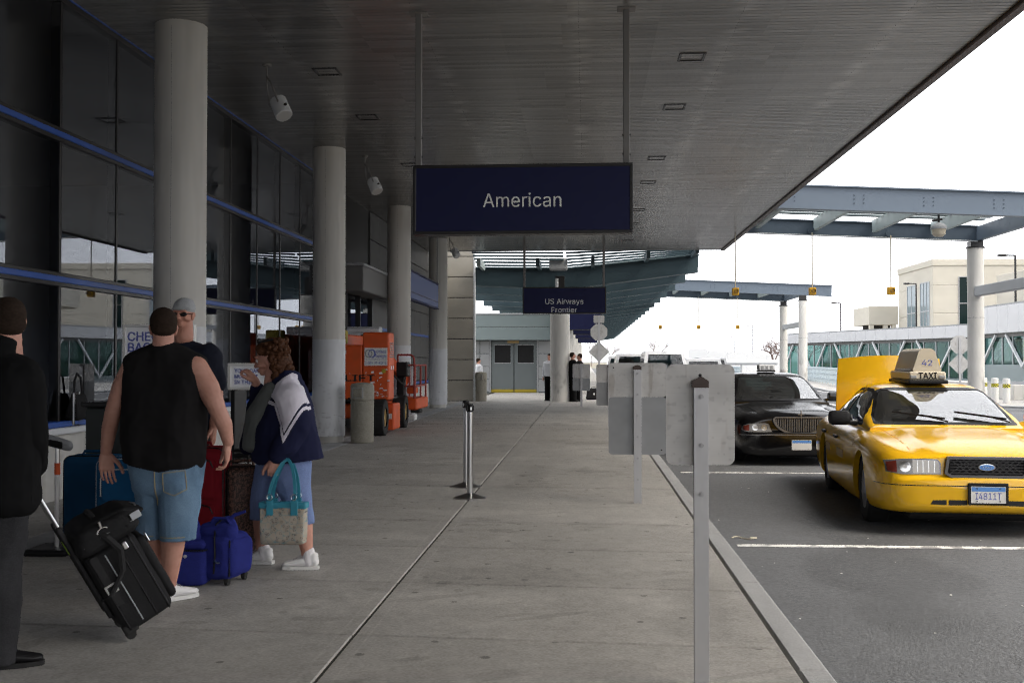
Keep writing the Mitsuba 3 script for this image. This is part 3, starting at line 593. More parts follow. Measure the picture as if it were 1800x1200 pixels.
def fence(pts, h, lab, name='lattice_railing', n=3):
    f = thing(name, lab, 'railing'); L = []; V = []
    for a, b in zip(pts[:-1], pts[1:]):
        a, b = np.array(a, float), np.array(b, float); l = np.linalg.norm(b - a); k = max(1, int(l / 1.6))
        for j in range(n):
            z = h * (j + 1) / n - .05; t = .14 if j == n - 1 else .09
            put('rail', bar((*a, z), (*b, z), .07, t), 'm_rail', f)
        for i in range(k + 1):
            q = a + (b - a) * i / k; put('rail_post', bx(q[0] - .05, q[0] + .05, q[1] - .05, q[1] + .05, -.3, h - .05), 'm_rail', f)
        kk = int(l / .55)
        V += [bx(*(lambda q: (q[0] - .05, q[0] + .05, q[1] - .05, q[1] + .05))(a + (b - a) * (i + .5) / kk), .02, h - .1) for i in range(kk)]
    put('balusters', cat(V), 'm_rail', f, kind='stuff'); return f
fence([(15.6, 66.6), (16.6, 78), (18.6, 98)], 1.05, 'white lattice railing on the island beside the glazed walkway')
fence([(13.4, 98), (12.2, 128), (11.0, 170)], 1.0, 'far pale railing along the road behind the black car')
br = thing('guard_tube', 'thick pale horizontal guard tube behind the black car', 'barrier'); put('tube', tube([(9.8, 92, 1.38), (15.6, 92, 1.38)], .21, 14), 'm_white', br)
for x in (10.2, 12.7, 15.2): put('stand', bx(x - .06, x + .06, 91.9, 92.1, ROAD, 1.2), 'm_lightgrey', br)
for i, y in enumerate((42.0, 43.15, 44.35, 45.6)):
    b = thing('bollard', f'white bollard with yellow and black hatched band beyond the taxi, {("first", "second", "third", "fourth")[i]} from the right', 'bollard', 'white bollards on the island')
    x = 15.45
    put('body', lathe([(.13, -.1), (.13, .86), (.115, .9), (0, .91)], 20, (x, y, -.06)), 'm_offwhite', b, 40)
    put('band', lathe([(.1325, .56), (.1325, .70)], 20, (x, y, -.06)), 'm_hatch', b)
put('bar', bar((15.9, 46.6, .62), (19.8, 41.5, .62), .08, .12), 'm_lightgrey', 'island_barrier'); labels['island_barrier'] = {'label': 'low grey barrier rail behind the white bollards', 'category': 'barrier'}
for x, y in ((16.2, 46.2), (18, 43.9), (19.6, 41.8)): put('stand', bx(x - .06, x + .06, y - .06, y + .06, -.1, .6), 'm_lightgrey', 'island_barrier')
pl = thing('planter_wall', 'low grey concrete planter wall behind the bollards', 'wall'); put('block', cat(bx(17.2, 21.5, 46, 46.6, -.1, .55, .03), bx(17.2, 17.8, 46.62, 60, -.1, .55, .03)), 'm_column', pl)
fw = thing('white_hoarding', 'pale hoarding far along the road under the street lamps', 'wall')
for i in range(12): put('hoarding_panel', bx(16 + i * 3.0, 18.96 + i * 3.0, 175, 175.2, -.3, 3.4 - (i % 5) * .25), 'm_white', fw)
def far_tree(x, y, h, w, n, lab):
    t = thing('bare_tree', lab, 'tree', 'bare trees far along the road'); r = np.random.default_rng(abs(int(x * 10)) + 3); S = []
    def grow(p, d, l, rad, lev):
        q = p + d * l; S.append(tube([p, q], [rad, rad * .65], 4, False))
        if lev == 0: return
        for _ in range(4 if lev > 1 else 5):
            e = d + r.normal(0, .55, 3); e[2] = abs(e[2]) + .1; grow(p + d * l * r.uniform(.5, 1), e / np.linalg.norm(e), l * r.uniform(.55, .8), rad * .55, lev - 1)
    put('trunk', tube([(x, y, -.4), (x, y, h * .25)], [.18, .14], 6), 'm_bark', t)
    for _ in range(n): grow(np.array([x, y, h * .22]), (lambda e: e / np.linalg.norm(e))(np.array([r.normal(0, .5), r.normal(0, .5), 1.])), h * .33, .10, 3)
    put('crown', cat(S), 'm_bark', t)
for i, (x, y, h) in enumerate(((27.5, 165, 5.5), (30, 168, 6.2), (32.6, 166, 5.6), (-60, 120, 9), (20, 320, 9), (2, 420, 11), (-8, 400, 10), (9, 430, 10))):
    far_tree(x, y, h, 4, 3, f'bare leafless tree far along the road, {("first", "second", "third", "fourth", "fifth", "sixth", "seventh", "eighth")[i]} of the scattered row')
# ================================================================== street furniture
def plate(poly, y, t=.004): return prism(poly, y - t, y)
def ppost(c, x, y, z0, z1, w=.066, bolts=()):
    # U-channel post: flat web and two lips, brown wood-like cap
    put('post', cat(bx(x - w / 2, x + w / 2, y, y + .006, z0, z1, .001), bx(x - w / 2, x - w / 2 + .008, y + .006, y + .035, z0, z1), bx(x + w / 2 - .008, x + w / 2, y + .006, y + .035, z0, z1)), 'm_post', c)
    for z in bolts: put('bolt', cat(cyl((x, y - .007, z), (x, y + .001, z), .011, 8), cyl((x, y - .011, z), (x, y - .006, z), .006, 6)), 'm_galv', c)
def parking_sign(x, y, w, plates, cap, lab, zb=-.1, pw=.066, r=.035):
    c = thing('parking_sign', lab, 'sign', 'parking signs seen from behind along the kerb')
    ztop = plates[-1][1]
    ppost(c, x, y, zb, cap, pw, [z for z in np.arange(cap - .04, plates[0][0] - .3, -.22)])
    for j, (z0, z1) in enumerate(plates):
        put('sign_plate', plate(rrect(x - w / 2, x + w / 2, z0, z1, r), y + .046, .004), 'm_alulow' if j < len(plates) - 1 else 'm_alu', c)
    put('post_cap', cat(prism(Polygon([(x - pw * .6, cap), (x + pw * .52, cap), (x + pw * .52, cap + .030), (x + .002, cap + .050), (x - pw * .6, cap + .030)]), y - .003, y + .041)), 'm_brown', c)
    for q in (-.9, .9):
        put('bolt_hole', cyl((x + q * (.0 if w < .5 else w * .46), y + .039, (ztop if q < 0 else plates[0][0]) + (-.05 if q < 0 else .05)), (x + q * (.0 if w < .5 else w * .46), y + .043, (ztop if q < 0 else plates[0][0]) + (-.05 if q < 0 else .05)), .0075, 8), 'm_black', c)
parking_sign(.518, 5.05, .310, [(1.000, 1.457)], 1.352, 'back of a single rounded metal parking sign on a grey post, nearest the camera')
parking_sign(.535, 11.6, .60, [(.50, 1.0965), (1.098, 1.455)], 1.385, 'back of a wide two plate metal parking sign, second along the kerb', pw=.08)
parking_sign(.53, 25.0, .60, [(.48, 1.00), (1.004, 1.40)], 1.34, 'back of a two plate parking sign, third along the kerb, mostly hidden', pw=.08)
parking_sign(-.15, 36.0, .56, [(.52, .93), (.934, 1.39)], 1.40, 'back of a small grey sign standing near the two men in dark suits', pw=.07)
def stop_back(x, y, zd, zo, rect, lab, zg=-.1):
    c = thing('road_sign', lab, 'sign', 'octagon over diamond road signs seen from behind')
    ppost(c, x, y, zg, zo + .75 if rect else zo + .3, .09)
    q = .47; put('diamond_plate', plate(Polygon([(x, zd - q), (x + q, zd), (x, zd + q), (x - q, zd)]).buffer(-.03).buffer(.03), y + .05), 'm_alu', c)
    r = .405; put('octagon_plate', plate(Polygon([(x + r * math.cos(math.radians(22.5 + 45 * k)), zo + r * math.sin(math.radians(22.5 + 45 * k))) for k in range(8)]), y + .05), 'm_alu', c)
    if rect: put('top_plate', plate(rrect(x - .24, x + .24, zo + .42, zo + .76, .03), y + .05), 'm_alu', c)
    else: put('side_tag', plate(rrect(x + .02, x + .09, zo - .62, zo - .50, .01), y + .052), 'm_yellow', c)
stop_back(.585, 50.0, 1.90, 2.78, True, 'backs of octagon and diamond road signs on one post beside the pavement')
stop_back(15.5, 47.2, 1.36, 2.16, False, 'backs of octagon and diamond road signs on the island right of the taxi roof sign')

def stanchion(x, y, lab, rz):
    c = thing('stanchion', lab, 'stanchion', 'belt posts on the pavement')
    put('base', lathe([(.178, 0), (.178, .006), (.165, .012), (.06, .045), (.034, .055)], 40, (x, y, .001)), 'm_steel', c, 30)
    put('post', lathe([(.032, .05), (.032, .955)], 24, (x, y, 0)), 'm_steel', c, 40)
    put('belt_head', moved(cat(lathe([(.034, .925), (.034, 1.005), (.031, 1.012), (0, 1.012)], 24), bx(-.042, .042, -.020, .020, .935, .995, .005), bx(-.018, .018, -.042, .042, .935, .995, .005)), tf(x, y, 0, rz)), 'm_black', c, 40)
    put('belt_clip', moved(bx(-.010, .010, -.047, -.043, .945, .98, .001), tf(x, y, 0, rz)), 'm_steel', c)
stanchion(-1.25, 11.93, 'chrome belt post on a round base standing on the pavement joint, nearer one', 20)
stanchion(-1.41, 13.0, 'chrome belt post on a round base behind the nearer belt post', -35)

def trash_can(x, y, lab):
    c = thing('trash_can', lab, 'trash can', 'beige cylindrical trash cans')
    put('body', lathe([(.19, 0), (.205, .02), (.212, .76), (.20, .765)], 36, (x, y, 0)), 'm_can', c, 30)
    put('lid', lathe([(.200, .768), (.214, .775), (.214, 1.02), (.19, 1.065), (.10, 1.085), (0, 1.09)], 36, (x, y, 0)), 'm_can', c, 30)
    put('flap', moved(bx(-.085, .085, -.222, -.195, .83, .98, .012), tf(x, y, 0, -12)), 'm_can', c)
    put('flap_frame', moved(cat(bx(-.10, .10, -.217, -.19, .985, .997), bx(-.10, .10, -.217, -.19, .813, .825), bx(-.10, -.09, -.217, -.19, .825, .985), bx(.09, .10, -.217, -.19, .825, .985)), tf(x, y, 0, -12)), 'm_grey', c)
trash_can(-4.05, 19.92, 'beige cylindrical trash can beside the second round column')
trash_can(-3.88, 41.0, 'beige trash can at the foot of the far stone pier')

# ------------------------------------------------------------------ boom lift
bl = thing('boom_lift', 'orange boom lift with worn paint and tubular basket between the columns', 'boom lift')
LX = -4.72
def wheel(x, y, r, w, par, out=1, rim='m_tan'):
    k = put('wheel', None or lathe([(r * .55, -w / 2), (r * .95, -w / 2), (r, -w * .36), (r, w * .36), (r * .95, w / 2), (r * .55, w / 2)], 36).apply_transform(tf(x, y, r - .005, 0, 0, 90)), 'm_rubber', par, 30)
    put('rim', lathe([(r * .57, -w * .40), (r * .56, w * .40), (r * .45, w * .40), (r * .40, w * .2), (r * .14, w * .22), (r * .14, w * .42), (0, w * .42)], 28).apply_transform(tf(x, y, r - .005, 0, 0, 90 * out)), rim, k, 30)
    put('tread', cat([bx(-w / 2 * .96, w / 2 * .96, -.03, .03, r * .97, r + .006, .005).apply_transform(tf(x, y, r - .005, 0, 15 * i, 0)) for i in range(24)]), 'm_rubber', k)
for x, y in ((LX + .62, 21.85), (LX + .60, 24.5), (LX - .42, 22.55), (LX - .42, 24.9)): wheel(x, y, .36, .26, bl, 1 if x > LX else -1)
put('chassis', cat(bx(LX - .3, LX + .46, 22.2, 25.2, .32, .60, .03), bx(LX + .45, LX + .46, 22.9, 24.4, .2, .6)), 'm_orange', bl)
ax = put('axle_box', rbox(LX + .46, LX + .78, 22.6, 23.4, .06, .60, .03), 'm_orange', bl)
put('decal', bx(LX + .52, LX + .74, 22.592, 22.599, .29, .40, .002), 'm_offwhite', ax); put('lug', cat(bx(LX + .60, LX + .66, 22.58, 22.60, .46, .52, .004), cyl((LX + .63, 22.59, .2), (LX + .63, 22.61, .2), .04, 10)), 'm_steel', ax)
put('turntable', cat(cyl((LX, 23.3, .6), (LX, 23.3, .72), .45, 28), bx(LX - .42, LX + .60, 22.1, 24.2, .66, .72, .01)), 'm_darkframe', bl)
cw = put('engine_cover', rbox(LX + .27, LX + .80, 21.9, 22.5, .70, 2.05, .03), 'm_orange', bl)
put('engine_cover', rbox(LX - .42, LX + .265, 21.9, 23.9, .72, 1.80, .03), 'm_orange', bl)
put('boom', cat(bx(LX - .40, LX - .10, 22.1, 26.4, 1.75, 2.02, .03), bar((LX - .3, 26.3, 1.88), (LX + .3, 27.1, .95), .20, .24, .02)), 'm_orange', bl)
put('boom_cap', rbox(LX - .42, LX - .06, 21.88, 22.1, 1.82, 2.1, .04), 'm_safety', bl)
lg = put('label_plate', bx(LX + .31, LX + .77, 21.888, 21.897, 1.385, 1.74, .002), 'm_offwhite', bl, label='white hire company label')
put('lettering', text_at('1-800-UR-RENTS', .05, (LX + .54, 21.8875, 1.44), X_, Z_, .002, True, .42), 'm_bluetext', lg); put('lettering', text_at('United', .062, (LX + .645, 21.8875, 1.665), X_, Z_, .002, True, .20), 'm_bluetext', lg); put('lettering', cat(text_at('Rentals', .062, (LX + .645, 21.8875, 1.575), X_, Z_, .002, True, .22)), 'm_bluetext', lg)
put('rule', bx(LX + .315, LX + .765, 21.885, 21.889, 1.505, 1.513), 'm_bluetext', lg)
ring = lambda cx, a, b: Polygon([(cx + .075 * math.cos(t), 1.625 + .085 * math.sin(t)) for t in np.linspace(0, 2 * np.pi, 28)]).difference(Polygon([(cx + a + .052 * math.cos(t), 1.625 + .066 * math.sin(t)) for t in np.linspace(0, 2 * np.pi, 28)]))
put('emblem_ring', prism(ring(LX + .395, .0, 0), 21.883, 21.888), 'm_grey', lg); put('emblem_ring', prism(ring(LX + .465, -.01, 0), 21.881, 21.8875), 'm_bluetext', lg)
put('lettering', text_at('LIFT', .12, (LX + .22, 21.8965, 1.14), X_, (0.28, 0, 1), .003, True, .60), 'm_black', bl); put('decal', bx(LX - .42, LX - .06, 21.893, 21.902, 1.62, 1.69, .002), 'm_offwhite', bl)
ch = []
for i in range(46):
    u, z = (LX + .30 + .46 * rng.random(), .74 + .56 * rng.random()) if i < 26 else (LX - .40 + .45 * rng.random(), .95 + .6 * rng.random())
    w, h = .015 + .085 * rng.random(), .008 + .042 * rng.random()
    if i >= 26 and i % 2: continue
    ch.append(prism(Polygon([(u, z), (u + w, z + h * rng.random()), (u + w * .8, z + h), (u + w * .1, z + h * .8)]), 21.896, 21.9015))
put('paint_chips', cat(ch), 'm_offwhite', bl, kind='stuff')
for j in range(7): put('vent_slat', bx(LX + .795, LX + .808, 22.0, 22.4, 1.55 + j * .045, 1.575 + j * .045, .004), 'm_darkframe', bl)
for y in (22.1, 22.35): put('latch', bx(LX + .795, LX + .815, y, y + .06, 1.30, 1.38, .006), 'm_steel', bl)
put('warning_decal', bx(LX + .66, LX + .74, 21.892, 21.8965, 1.24, 1.32, .001), 'm_safety', bl)
put('hose', cat(tube([(LX - .1, 22.0, .80), (LX + .05, 21.86, .70), (LX + .22, 21.9, .60), (LX + .35, 22.1, .55)], .018, 8), tube([(LX + .5, 24.0, 1.2), (LX + .62, 24.4, 1.0), (LX + .6, 24.9, .95), (LX + .6, 25.2, 1.1)], .016, 8)), 'm_rubber', bl)
for x in np.linspace(LX + .31, LX + .76, 6): put('cover_bolt', cyl((x, 21.888, .78), (x, 21.902, .78), .011, 8), 'm_steel', bl)
rail = lambda *p: tube(np.array(p, float), .022, 8)
B0, B1, BA, BB = LX + .40, LX + .80, 25.3, 27.0
put('basket_rails', cat(rail((B0, BA, 1.62), (B0 + .30, BA, 1.62), (B0 + .36, BA, 1.58), (B0 + .38, BA, 1.5), (B0 + .38, BA, .5)), rail((B0, BB, 1.38), (B1, BB, 1.38), (B1, BB, .38)), rail((B1, BA, 1.38), (B1, BB, 1.38)), rail((B1, BA, .9), (B1, BB, .9)),
    rail((B0, BA, .9), (B1, BA, .9)), rail((B0 + .1, BA, 1.38), (B1, BA, 1.38), (B1, BA, .4)), rail((B0, BA, 1.62), (B0, BA, .5)), rail((B1, (BA + BB) / 2, 1.38), (B1, (BA + BB) / 2, .4)), rail((B0, BB, 1.38), (B0, BB, .4))), 'm_redrail', bl)
put('basket_floor', bx(B0 - .1, B1 + .06, BA - .1, BB, .36, .62, .03), 'm_orange', bl)
put('control_box', cat(rbox(B0 - .02, B0 + .24, BA - .1, BA + .3, 1.12, 1.46, .03), rbox(B0 - .02, B0 + .16, BA - .05, BA + .2, .64, 1.12, .03)), 'm_black', bl)
put('step_guard', bx(B0 + .14, B0 + .34, BA + .4, BA + .9, .72, .86, .02), 'm_orange', bl)
put('bumper_foot', bx(B1 - .12, B1 + .10, BA + .1, BA + .5, .28, .37, .02), 'm_rubber', bl)
sb = thing('white_barrel_sign', 'white plastic pillar stand behind the basket of the boom lift', 'stand')
put('body', rbox(-4.54, -4.28, 27.5, 27.85, .15, 1.35, .05), 'm_white', sb); put('foot', rbox(-4.56, -4.26, 27.46, 27.88, .0, .149, .03), 'm_offwhite', sb)
vc = thing('vent_cabinet', 'white corrugated cabinet end rising behind the orange engine cover', 'cabinet')
put('body', bx(-5.3, -4.55, 24.3, 24.6, .0, 2.24, .02), 'm_lightgrey', vc)
for j in range(8): put('rib', bx(-5.29, -4.56, 24.27, 24.298, 1.45 + j * .095, 1.52 + j * .095, .01), 'm_white', vc)
put('latch', cyl((-4.95, 24.262, 2.03), (-4.95, 24.285, 2.03), .035, 10), 'm_black', vc)
# blue fascia sign along the columns
fs = thing('wall_sign', 'long blue fascia sign hung between the third and fourth round columns', 'sign')
put('panel', bx(-4.68, -4.57, 28.2, 34.2, 3.12, 3.84, .02), 'm_bluesign', fs)
for z0, z1 in ((3.841, 3.88), (3.08, 3.119)): put('rim', bx(-4.70, -4.55, 28.18, 34.22, z0, z1, .01), 'm_navy', fs)
put('stripe', bx(-4.571, -4.566, 28.25, 34.15, 3.28, 3.31), 'm_navy', fs)
put('hanger', cat(bx(-4.6, -4.56, 28.3, 28.36, 3.88, 5.38), bx(-4.6, -4.56, 34.0, 34.06, 3.88, 5.38)), 'm_grey', fs)
# ================================================================== vehicles.  local frame: x across, y from the front bumper to the rear, z up from the road
def loft(S, secs):
    n = len(secs[0]); v = np.array([[x, s, z] for s, sec in zip(S, secs) for x, z in sec]); f = []
    for i in range(len(S) - 1):
        for j in range(n):
            k = (j + 1) % n; f += [[i * n + j, (i + 1) * n + j, (i + 1) * n + k], [i * n + j, (i + 1) * n + k, i * n + k]]
    for i, flip in ((0, False), (len(S) - 1, True)):
        c = len(v); v = np.vstack([v, [[0, S[i], np.mean([p[1] for p in secs[i]])]]])
        for j in range(n):
            k = (j + 1) % n; f.append([c, i * n + k, i * n + j] if flip else [c, i * n + j, i * n + k])
    m = trimesh.Trimesh(v, f, process=False)
    if m.volume < 0: m.invert()
    return m
def smooth_sec(half, n=26):
    """half section (x >= 0) from bottom centre to top centre -> closed loop"""
    h = np.array(half, float); t = np.r_[0, np.cumsum(np.linalg.norm(np.diff(h, axis=0), axis=1))]; u = np.linspace(0, t[-1], n)
    X, Z = PchipInterpolator(t, h[:, 0])(u), PchipInterpolator(t, h[:, 1])(u)
    return [(x, z) for x, z in zip(X, Z)] + [(-x, z) for x, z in zip(X[-2:0:-1], Z[-2:0:-1])]
def prm(tab, s): a = np.array(tab, float); return [float(PchipInterpolator(a[:, 0], a[:, k])(np.clip(s, a[0, 0], a[-1, 0]))) for k in range(1, a.shape[1])]
def yz_prism(poly, x0, x1):
    m = trimesh.creation.extrude_polygon(Polygon(poly) if not isinstance(poly, Polygon) else poly, x1 - x0, engine='earcut'); v = m.vertices.copy(); m.vertices = np.stack([x0 + v[:, 2], v[:, 0], v[:, 1]], 1); return m
def scaled(man, sx, sy, sz, c): return man.translate([-c[0], -c[1], -c[2]]).scale([sx, sy, sz]).translate(list(c))
def outer(m, c, thr=.25):
    n = m.face_normals; d = m.triangles_center - np.array(c); d /= np.linalg.norm(d, axis=1, keepdims=True)
    q = m.copy(); q.update_faces((n * d).sum(1) > thr); q.remove_unreferenced_vertices(); return q

def sedan(root, W, paint, M, trunk_open=False, detail=True):
    BT, GT = W['body'], W['green']
    S = np.unique(np.r_[np.linspace(0, .3, 13), .055, .06, .064, .068, .072, .078, .085, np.linspace(.3, W['L'] - .3, 56), np.linspace(W['L'] - .3, W['L'], 9)])
    secs = []
    for s in S:
        hw, zl, zm, zs, hs, zt, cr = prm(BT, s)
        secs.append(smooth_sec([(0, zl), (hw * .70, zl), (hw * .93, zl + .03), (hw * .985, zl + .12), (hw, zm), (hw * .985, (zm + zs) / 2 + .05), (hs, zs), (hs * .90, zs + (zt - zs) * .45), (hs * .66, zt - cr - .008), (hs * .58, zt - .008), (hs * .3, zt), (0, zt)], 40))
    body = mf(loft(S, secs))
    G = np.linspace(GT[0][0], GT[-1][0], 50); gs = []
    for s in G:
        wb, wr, zr = prm(GT, s); zb = W['belt']; zr = max(zr, zb + .012)
        k = zr - zb; gs.append(smooth_sec([(0, zb - .25), (wb, zb - .25), (wb, zb), (wb + (wr - wb) * .55, zb + k * .60), (wr, zr - min(.075, k * .45)), (wr * .90, zr - min(.028, k * .2)), (wr * .6, zr - .006), (0, zr)], 34))
    green = mf(loft(G, gs)); C = (0, (G[0] + G[-1]) / 2, W['belt'] + .05)
    gin = scaled(green, .955, .972, .955, C)
    ws = mf(prism(W['ws'], 1.0, W['ws_y'])); bw = mf(prism(W['bw'], W['bw_y'], W['L'] - .3))
    sides = [mf(yz_prism(p, -1.3, 1.3)) for p in W['side']]
    cuts = [ws, bw] + sides; allc = cuts[0]
    for c in cuts[1:]: allc = allc + c
    cabin = mf(bx(-.74, .74, W['ws_y'] - .55, W['bw_y'] + .35, .42, W['belt'] + .06, .05))
    wells = None
    for ya in W['axles']:
        for sx in (-1, 1):
            w = mf(cyl((sx * .60, ya, .405), (sx * 1.2, ya, .405), .385, 40)); wells = w if wells is None else wells + w
    shell = body - scaled(body, .975, .996, .975, (0, W['L'] / 2, .6)); seams = None
    for y in W['seams']:
        g = mf(bx(-1.2, 1.2, y - .006, y + .006, .30, W['belt'] + .0)) ^ shell; seams = g if seams is None else seams + g
    for sx in (-1, 1):
        g = mf(bar((sx * W['hoodw'] * .93, .25, .8), (sx * W['hoodw'], W['ws_y'] - .8, .8), .008, 1.0)) ^ shell ^ mf(bx(-1, 1, .2, 1.7, .62, 1.2)); seams = seams + g
    bm = body - wells - cabin - gin - seams
    Aw = lambda m: moved(m, M); MB_ = M @ tf(0, 0, -.07); A = lambda m: moved(m, MB_)
    put('body', A(tm(bm)), paint, root, 32)
    put('roof', A(tm((green - gin - allc) - scaled(body, .999, .999, .999, (0, 2.7, .5)))), paint, root, 32)
    gsh = scaled(green, .994, .997, .994, C) - scaled(green, .985, .990, .985, C)
    for nm, c in [('windscreen', ws), ('rear_window', bw)]:
        put(nm, A(outer(tm(gsh ^ c), C)), 'm_carglass', root, 60)
    for i, c in enumerate(sides):
        for sx in (-1, 1):
            half = mf(bx(0, 1.4 * sx, 0, 6, 0, 2)); put('side_window', A(outer(tm(gsh ^ c ^ half), C, .1)), 'm_carglass', root, 25)
    tr = None
    prd = scaled(green, 1.002, 1.0015, 1.003, C) - scaled(green, .985, .99, .985, C)
    for c0, p in [(None, q) for q in W['side']]:
        r = mf(yz_prism(Polygon(p).buffer(.022), -1.3, 1.3)) - mf(yz_prism(Polygon(p).buffer(-.004), -1.4, 1.4)); tr = r if tr is None else tr + r
    tr = tr + (mf(prism(Polygon(W['ws']).buffer(.016), 1.0, W['ws_y'])) - mf(prism(Polygon(W['ws']).buffer(-.012), .9, W['ws_y'] + .1)))
    put('window_trim', A(tm(prd ^ tr)), 'm_black', root)
    # cabin
    cb = [bx(-.74, .74, W['ws_y'] - .58, W['bw_y'] + .3, .38, .44)]
    put('cabin_floor', A(cat(cb)), 'm_blackmatte', root)
    put('dashboard', A(cat(rbox(-.72, .72, W['ws_y'] - .60, W['ws_y'] - .22, .72, W['belt'] + .015, .05), tube([(W['drv'] + .19 * math.cos(t), W['ws_y'] - .08 + .05 * math.sin(t), W['belt'] - .02 + .17 * math.sin(t)) for t in np.linspace(0, 2 * np.pi, 20)], .016, 8))), 'm_black', root)
    for x in (-.37, .37):
        st = put('seat', A(cat(rbox(x - .27, x + .27, W['ws_y'] + .30, W['ws_y'] + .82, .48, .70, .06), moved(rbox(-.26, .26, -.08, .08, 0, .62, .06), tf(x, W['ws_y'] + .86, .62, 0, -14)))), 'm_seat', root)
        put('headrest', A(rbox(x - .13, x + .13, W['ws_y'] + .98, W['ws_y'] + 1.07, 1.16, 1.36, .04)), 'm_seat', st)
    put('rear_seat', A(cat(rbox(-.68, .68, W['bw_y'] - .62, W['bw_y'] - .1, .45, .66, .06), moved(rbox(-.68, .68, -.09, .09, 0, .56, .06), tf(0, W['bw_y'] - .06, .6, 0, -16)))), 'm_seat', root)
    put('rear_view_mirror', A(rbox(-.11, .11, W['ws_y'] + .02, W['ws_y'] + .06, W['roof'] - .17, W['roof'] - .10, .015)), 'm_black', root)
    # wheels
    for ya in W['axles']:
        for sx in (-1, 1):
            k = put('wheel', Aw(moved(lathe([(.20, -.11), (.315, -.112), (.335, -.085), (.336, .085), (.315, .112), (.20, .11)], 40), tf(sx * .82, ya, .333, 0, 0, 90))), 'm_rubber', root, 30)
            put('rim', Aw(moved(lathe([(.205, .05), (.205, .105), (.19, .10), (.17, .07), (.08, .085), (.06, .10), (0, .105)], 32), tf(sx * .82, ya, .333, 0, 0, 90 * sx))), 'm_galv', k, 30)
            ln_ = moved(lathe([(.10, -.20), (.376, -.20), (.381, -.17), (.381, .13)], 36), tf(sx * .80, ya, .335, 0, 0, 90 * sx)); ln_.update_faces(ln_.triangles_center[:, 2] > .27); ln_.remove_unreferenced_vertices()
            put('liner', Aw(ln_), 'm_rubber', k)
    put('underbody', A(bx(-.62, .62, .5, W['L'] - .5, .17, .42, .03)), 'm_blackmatte', root)
    for sx in (-1, 1):
        y0 = W['ws_y'] - .42
        mir = put('mirror', A(cat(moved(rbox(-.12, .12, -.055, .06, -.075, .085, .045), tf(sx * (W['belt_w'] + .17), y0, W['belt'] + .075)), bar((sx * (W['belt_w'] - .02), y0 + .03, W['belt'] + .015), (sx * (W['belt_w'] + .10), y0 + .01, W['belt'] + .04), .09, .05, .015))), W['mirror'][sx > 0], root, 40)
        put('mirror_glass', A(moved(rbox(-.10, .10, .0, .008, -.055, .065, .003), tf(sx * (W['belt_w'] + .17), y0 + .058, W['belt'] + .075))), 'm_chrome', mir)
    wy = W['ws_y']
    for (x0, x1) in ((-.58, .0), (.06, .62)):
        a0, a1 = np.array([x0 + .06, wy - .715, W['belt'] + .165]), np.array([x1, wy - .83, W['belt'] + .098])
        if root == 'taxi_cab': put('wiper', A(bar(a0, a1, .026, .020)), 'm_black', root); put('wiper_arm', A(bar(a0 * .45 + a1 * .55 + [0, -.01, .006], [x1 + .02, wy - .89, W['belt'] + .07], .014, .014)), 'm_black', root)
    if detail:
        for y in W['handles']:
            for sx in (-1, 1):
                hw = prm(BT, y)[0]; put('door_handle', A(rbox(sx * hw - .02, sx * hw + .02, y - .11, y + .09, .80, .835, .012)), 'm_black', root)
    return body, green, A
def conform(body, cutter, root, name, m, A, k=1.006, c=(0, 2.7, .55), smooth=35, depth=.93):
    s = scaled(body, k, 1 + (k - 1) * .45, k, c) - scaled(body, depth, .97, depth, c)
    return put(name, A(tm(s ^ mf(cutter))), m, root, smooth)

CV = dict(L=5.38, belt=.985, belt_w=.86, roof=1.443, drv=.37, axles=(1.04, 3.95), ws_y=2.50, bw_y=3.55, hoodw=.68, seams=(1.52, 2.98, 4.02), handles=(2.75, 3.82), mirror=('m_black', 'm_taxi'),
    # s: half width, bottom, widest z, shoulder z, shoulder half width, centre top z, hood crease
    body=[(0, .60, .36, .48, .585, .58, .605, .0), (.03, .76, .32, .48, .60, .70, .628, .0), (.06, .81, .305, .49, .63, .74, .65, .0), (.072, .83, .30, .49, .72, .75, .80, .002), (.09, .85, .295, .50, .745, .77, .822, .004), (.16, .905, .28, .51, .785, .82, .853, .012), (.35, .955, .26, .55, .84, .86, .90, .018), (.7, .982, .24, .58, .885, .87, .945, .020), (1.2, .988, .22, .60, .925, .86, .98, .020), (1.62, .985, .21, .60, .94, .85, 1.005, .012),
          (2.2, .988, .20, .60, .95, .86, 1.0, .004), (3.2, .988, .20, .60, .95, .86, 1.0, .004), (4.2, .985, .21, .60, .955, .85, 1.035, .004), (4.8, .965, .24, .60, .95, .83, 1.035, .006), (5.15, .93, .28, .58, .92, .79, 1.0, .006), (5.30, .86, .32, .55, .80, .76, .88, .004), (5.38, .72, .36, .52, .62, .66, .66, .0)],
    green=[(1.50, .80, .74, .98), (1.75, .815, .72, 1.09), (2.10, .83, .665, 1.265), (2.38, .838, .62, 1.375), (2.55, .84, .60, 1.412), (2.85, .84, .60, 1.438), (3.2, .84, .60, 1.440), (3.50, .835, .59, 1.418), (3.75, .825, .58, 1.350), (4.10, .80, .62, 1.175), (4.42, .76, .70, 1.01)],
    ws=[(-.715, 1.035), (.715, 1.035), (.70, 1.10), (.575, 1.352), (.52, 1.382), (-.52, 1.382), (-.575, 1.352), (-.70, 1.10)], bw=[(-.64, 1.06), (.64, 1.06), (.54, 1.34), (-.54, 1.34)],
    side=[[(1.90, 1.015), (2.05, 1.12), (2.42, 1.315), (2.62, 1.352), (2.93, 1.362), (2.95, 1.015)], [(3.03, 1.015), (3.01, 1.362), (3.30, 1.352), (3.60, 1.29), (3.84, 1.15), (3.92, 1.05), (3.90, 1.015)]])
taxi = thing('taxi_cab', 'yellow taxi with open boot lid and cream roof sign parked at the kerb', 'taxi')
TM = tf(3.66, 10.42, ROAD, -5.0)
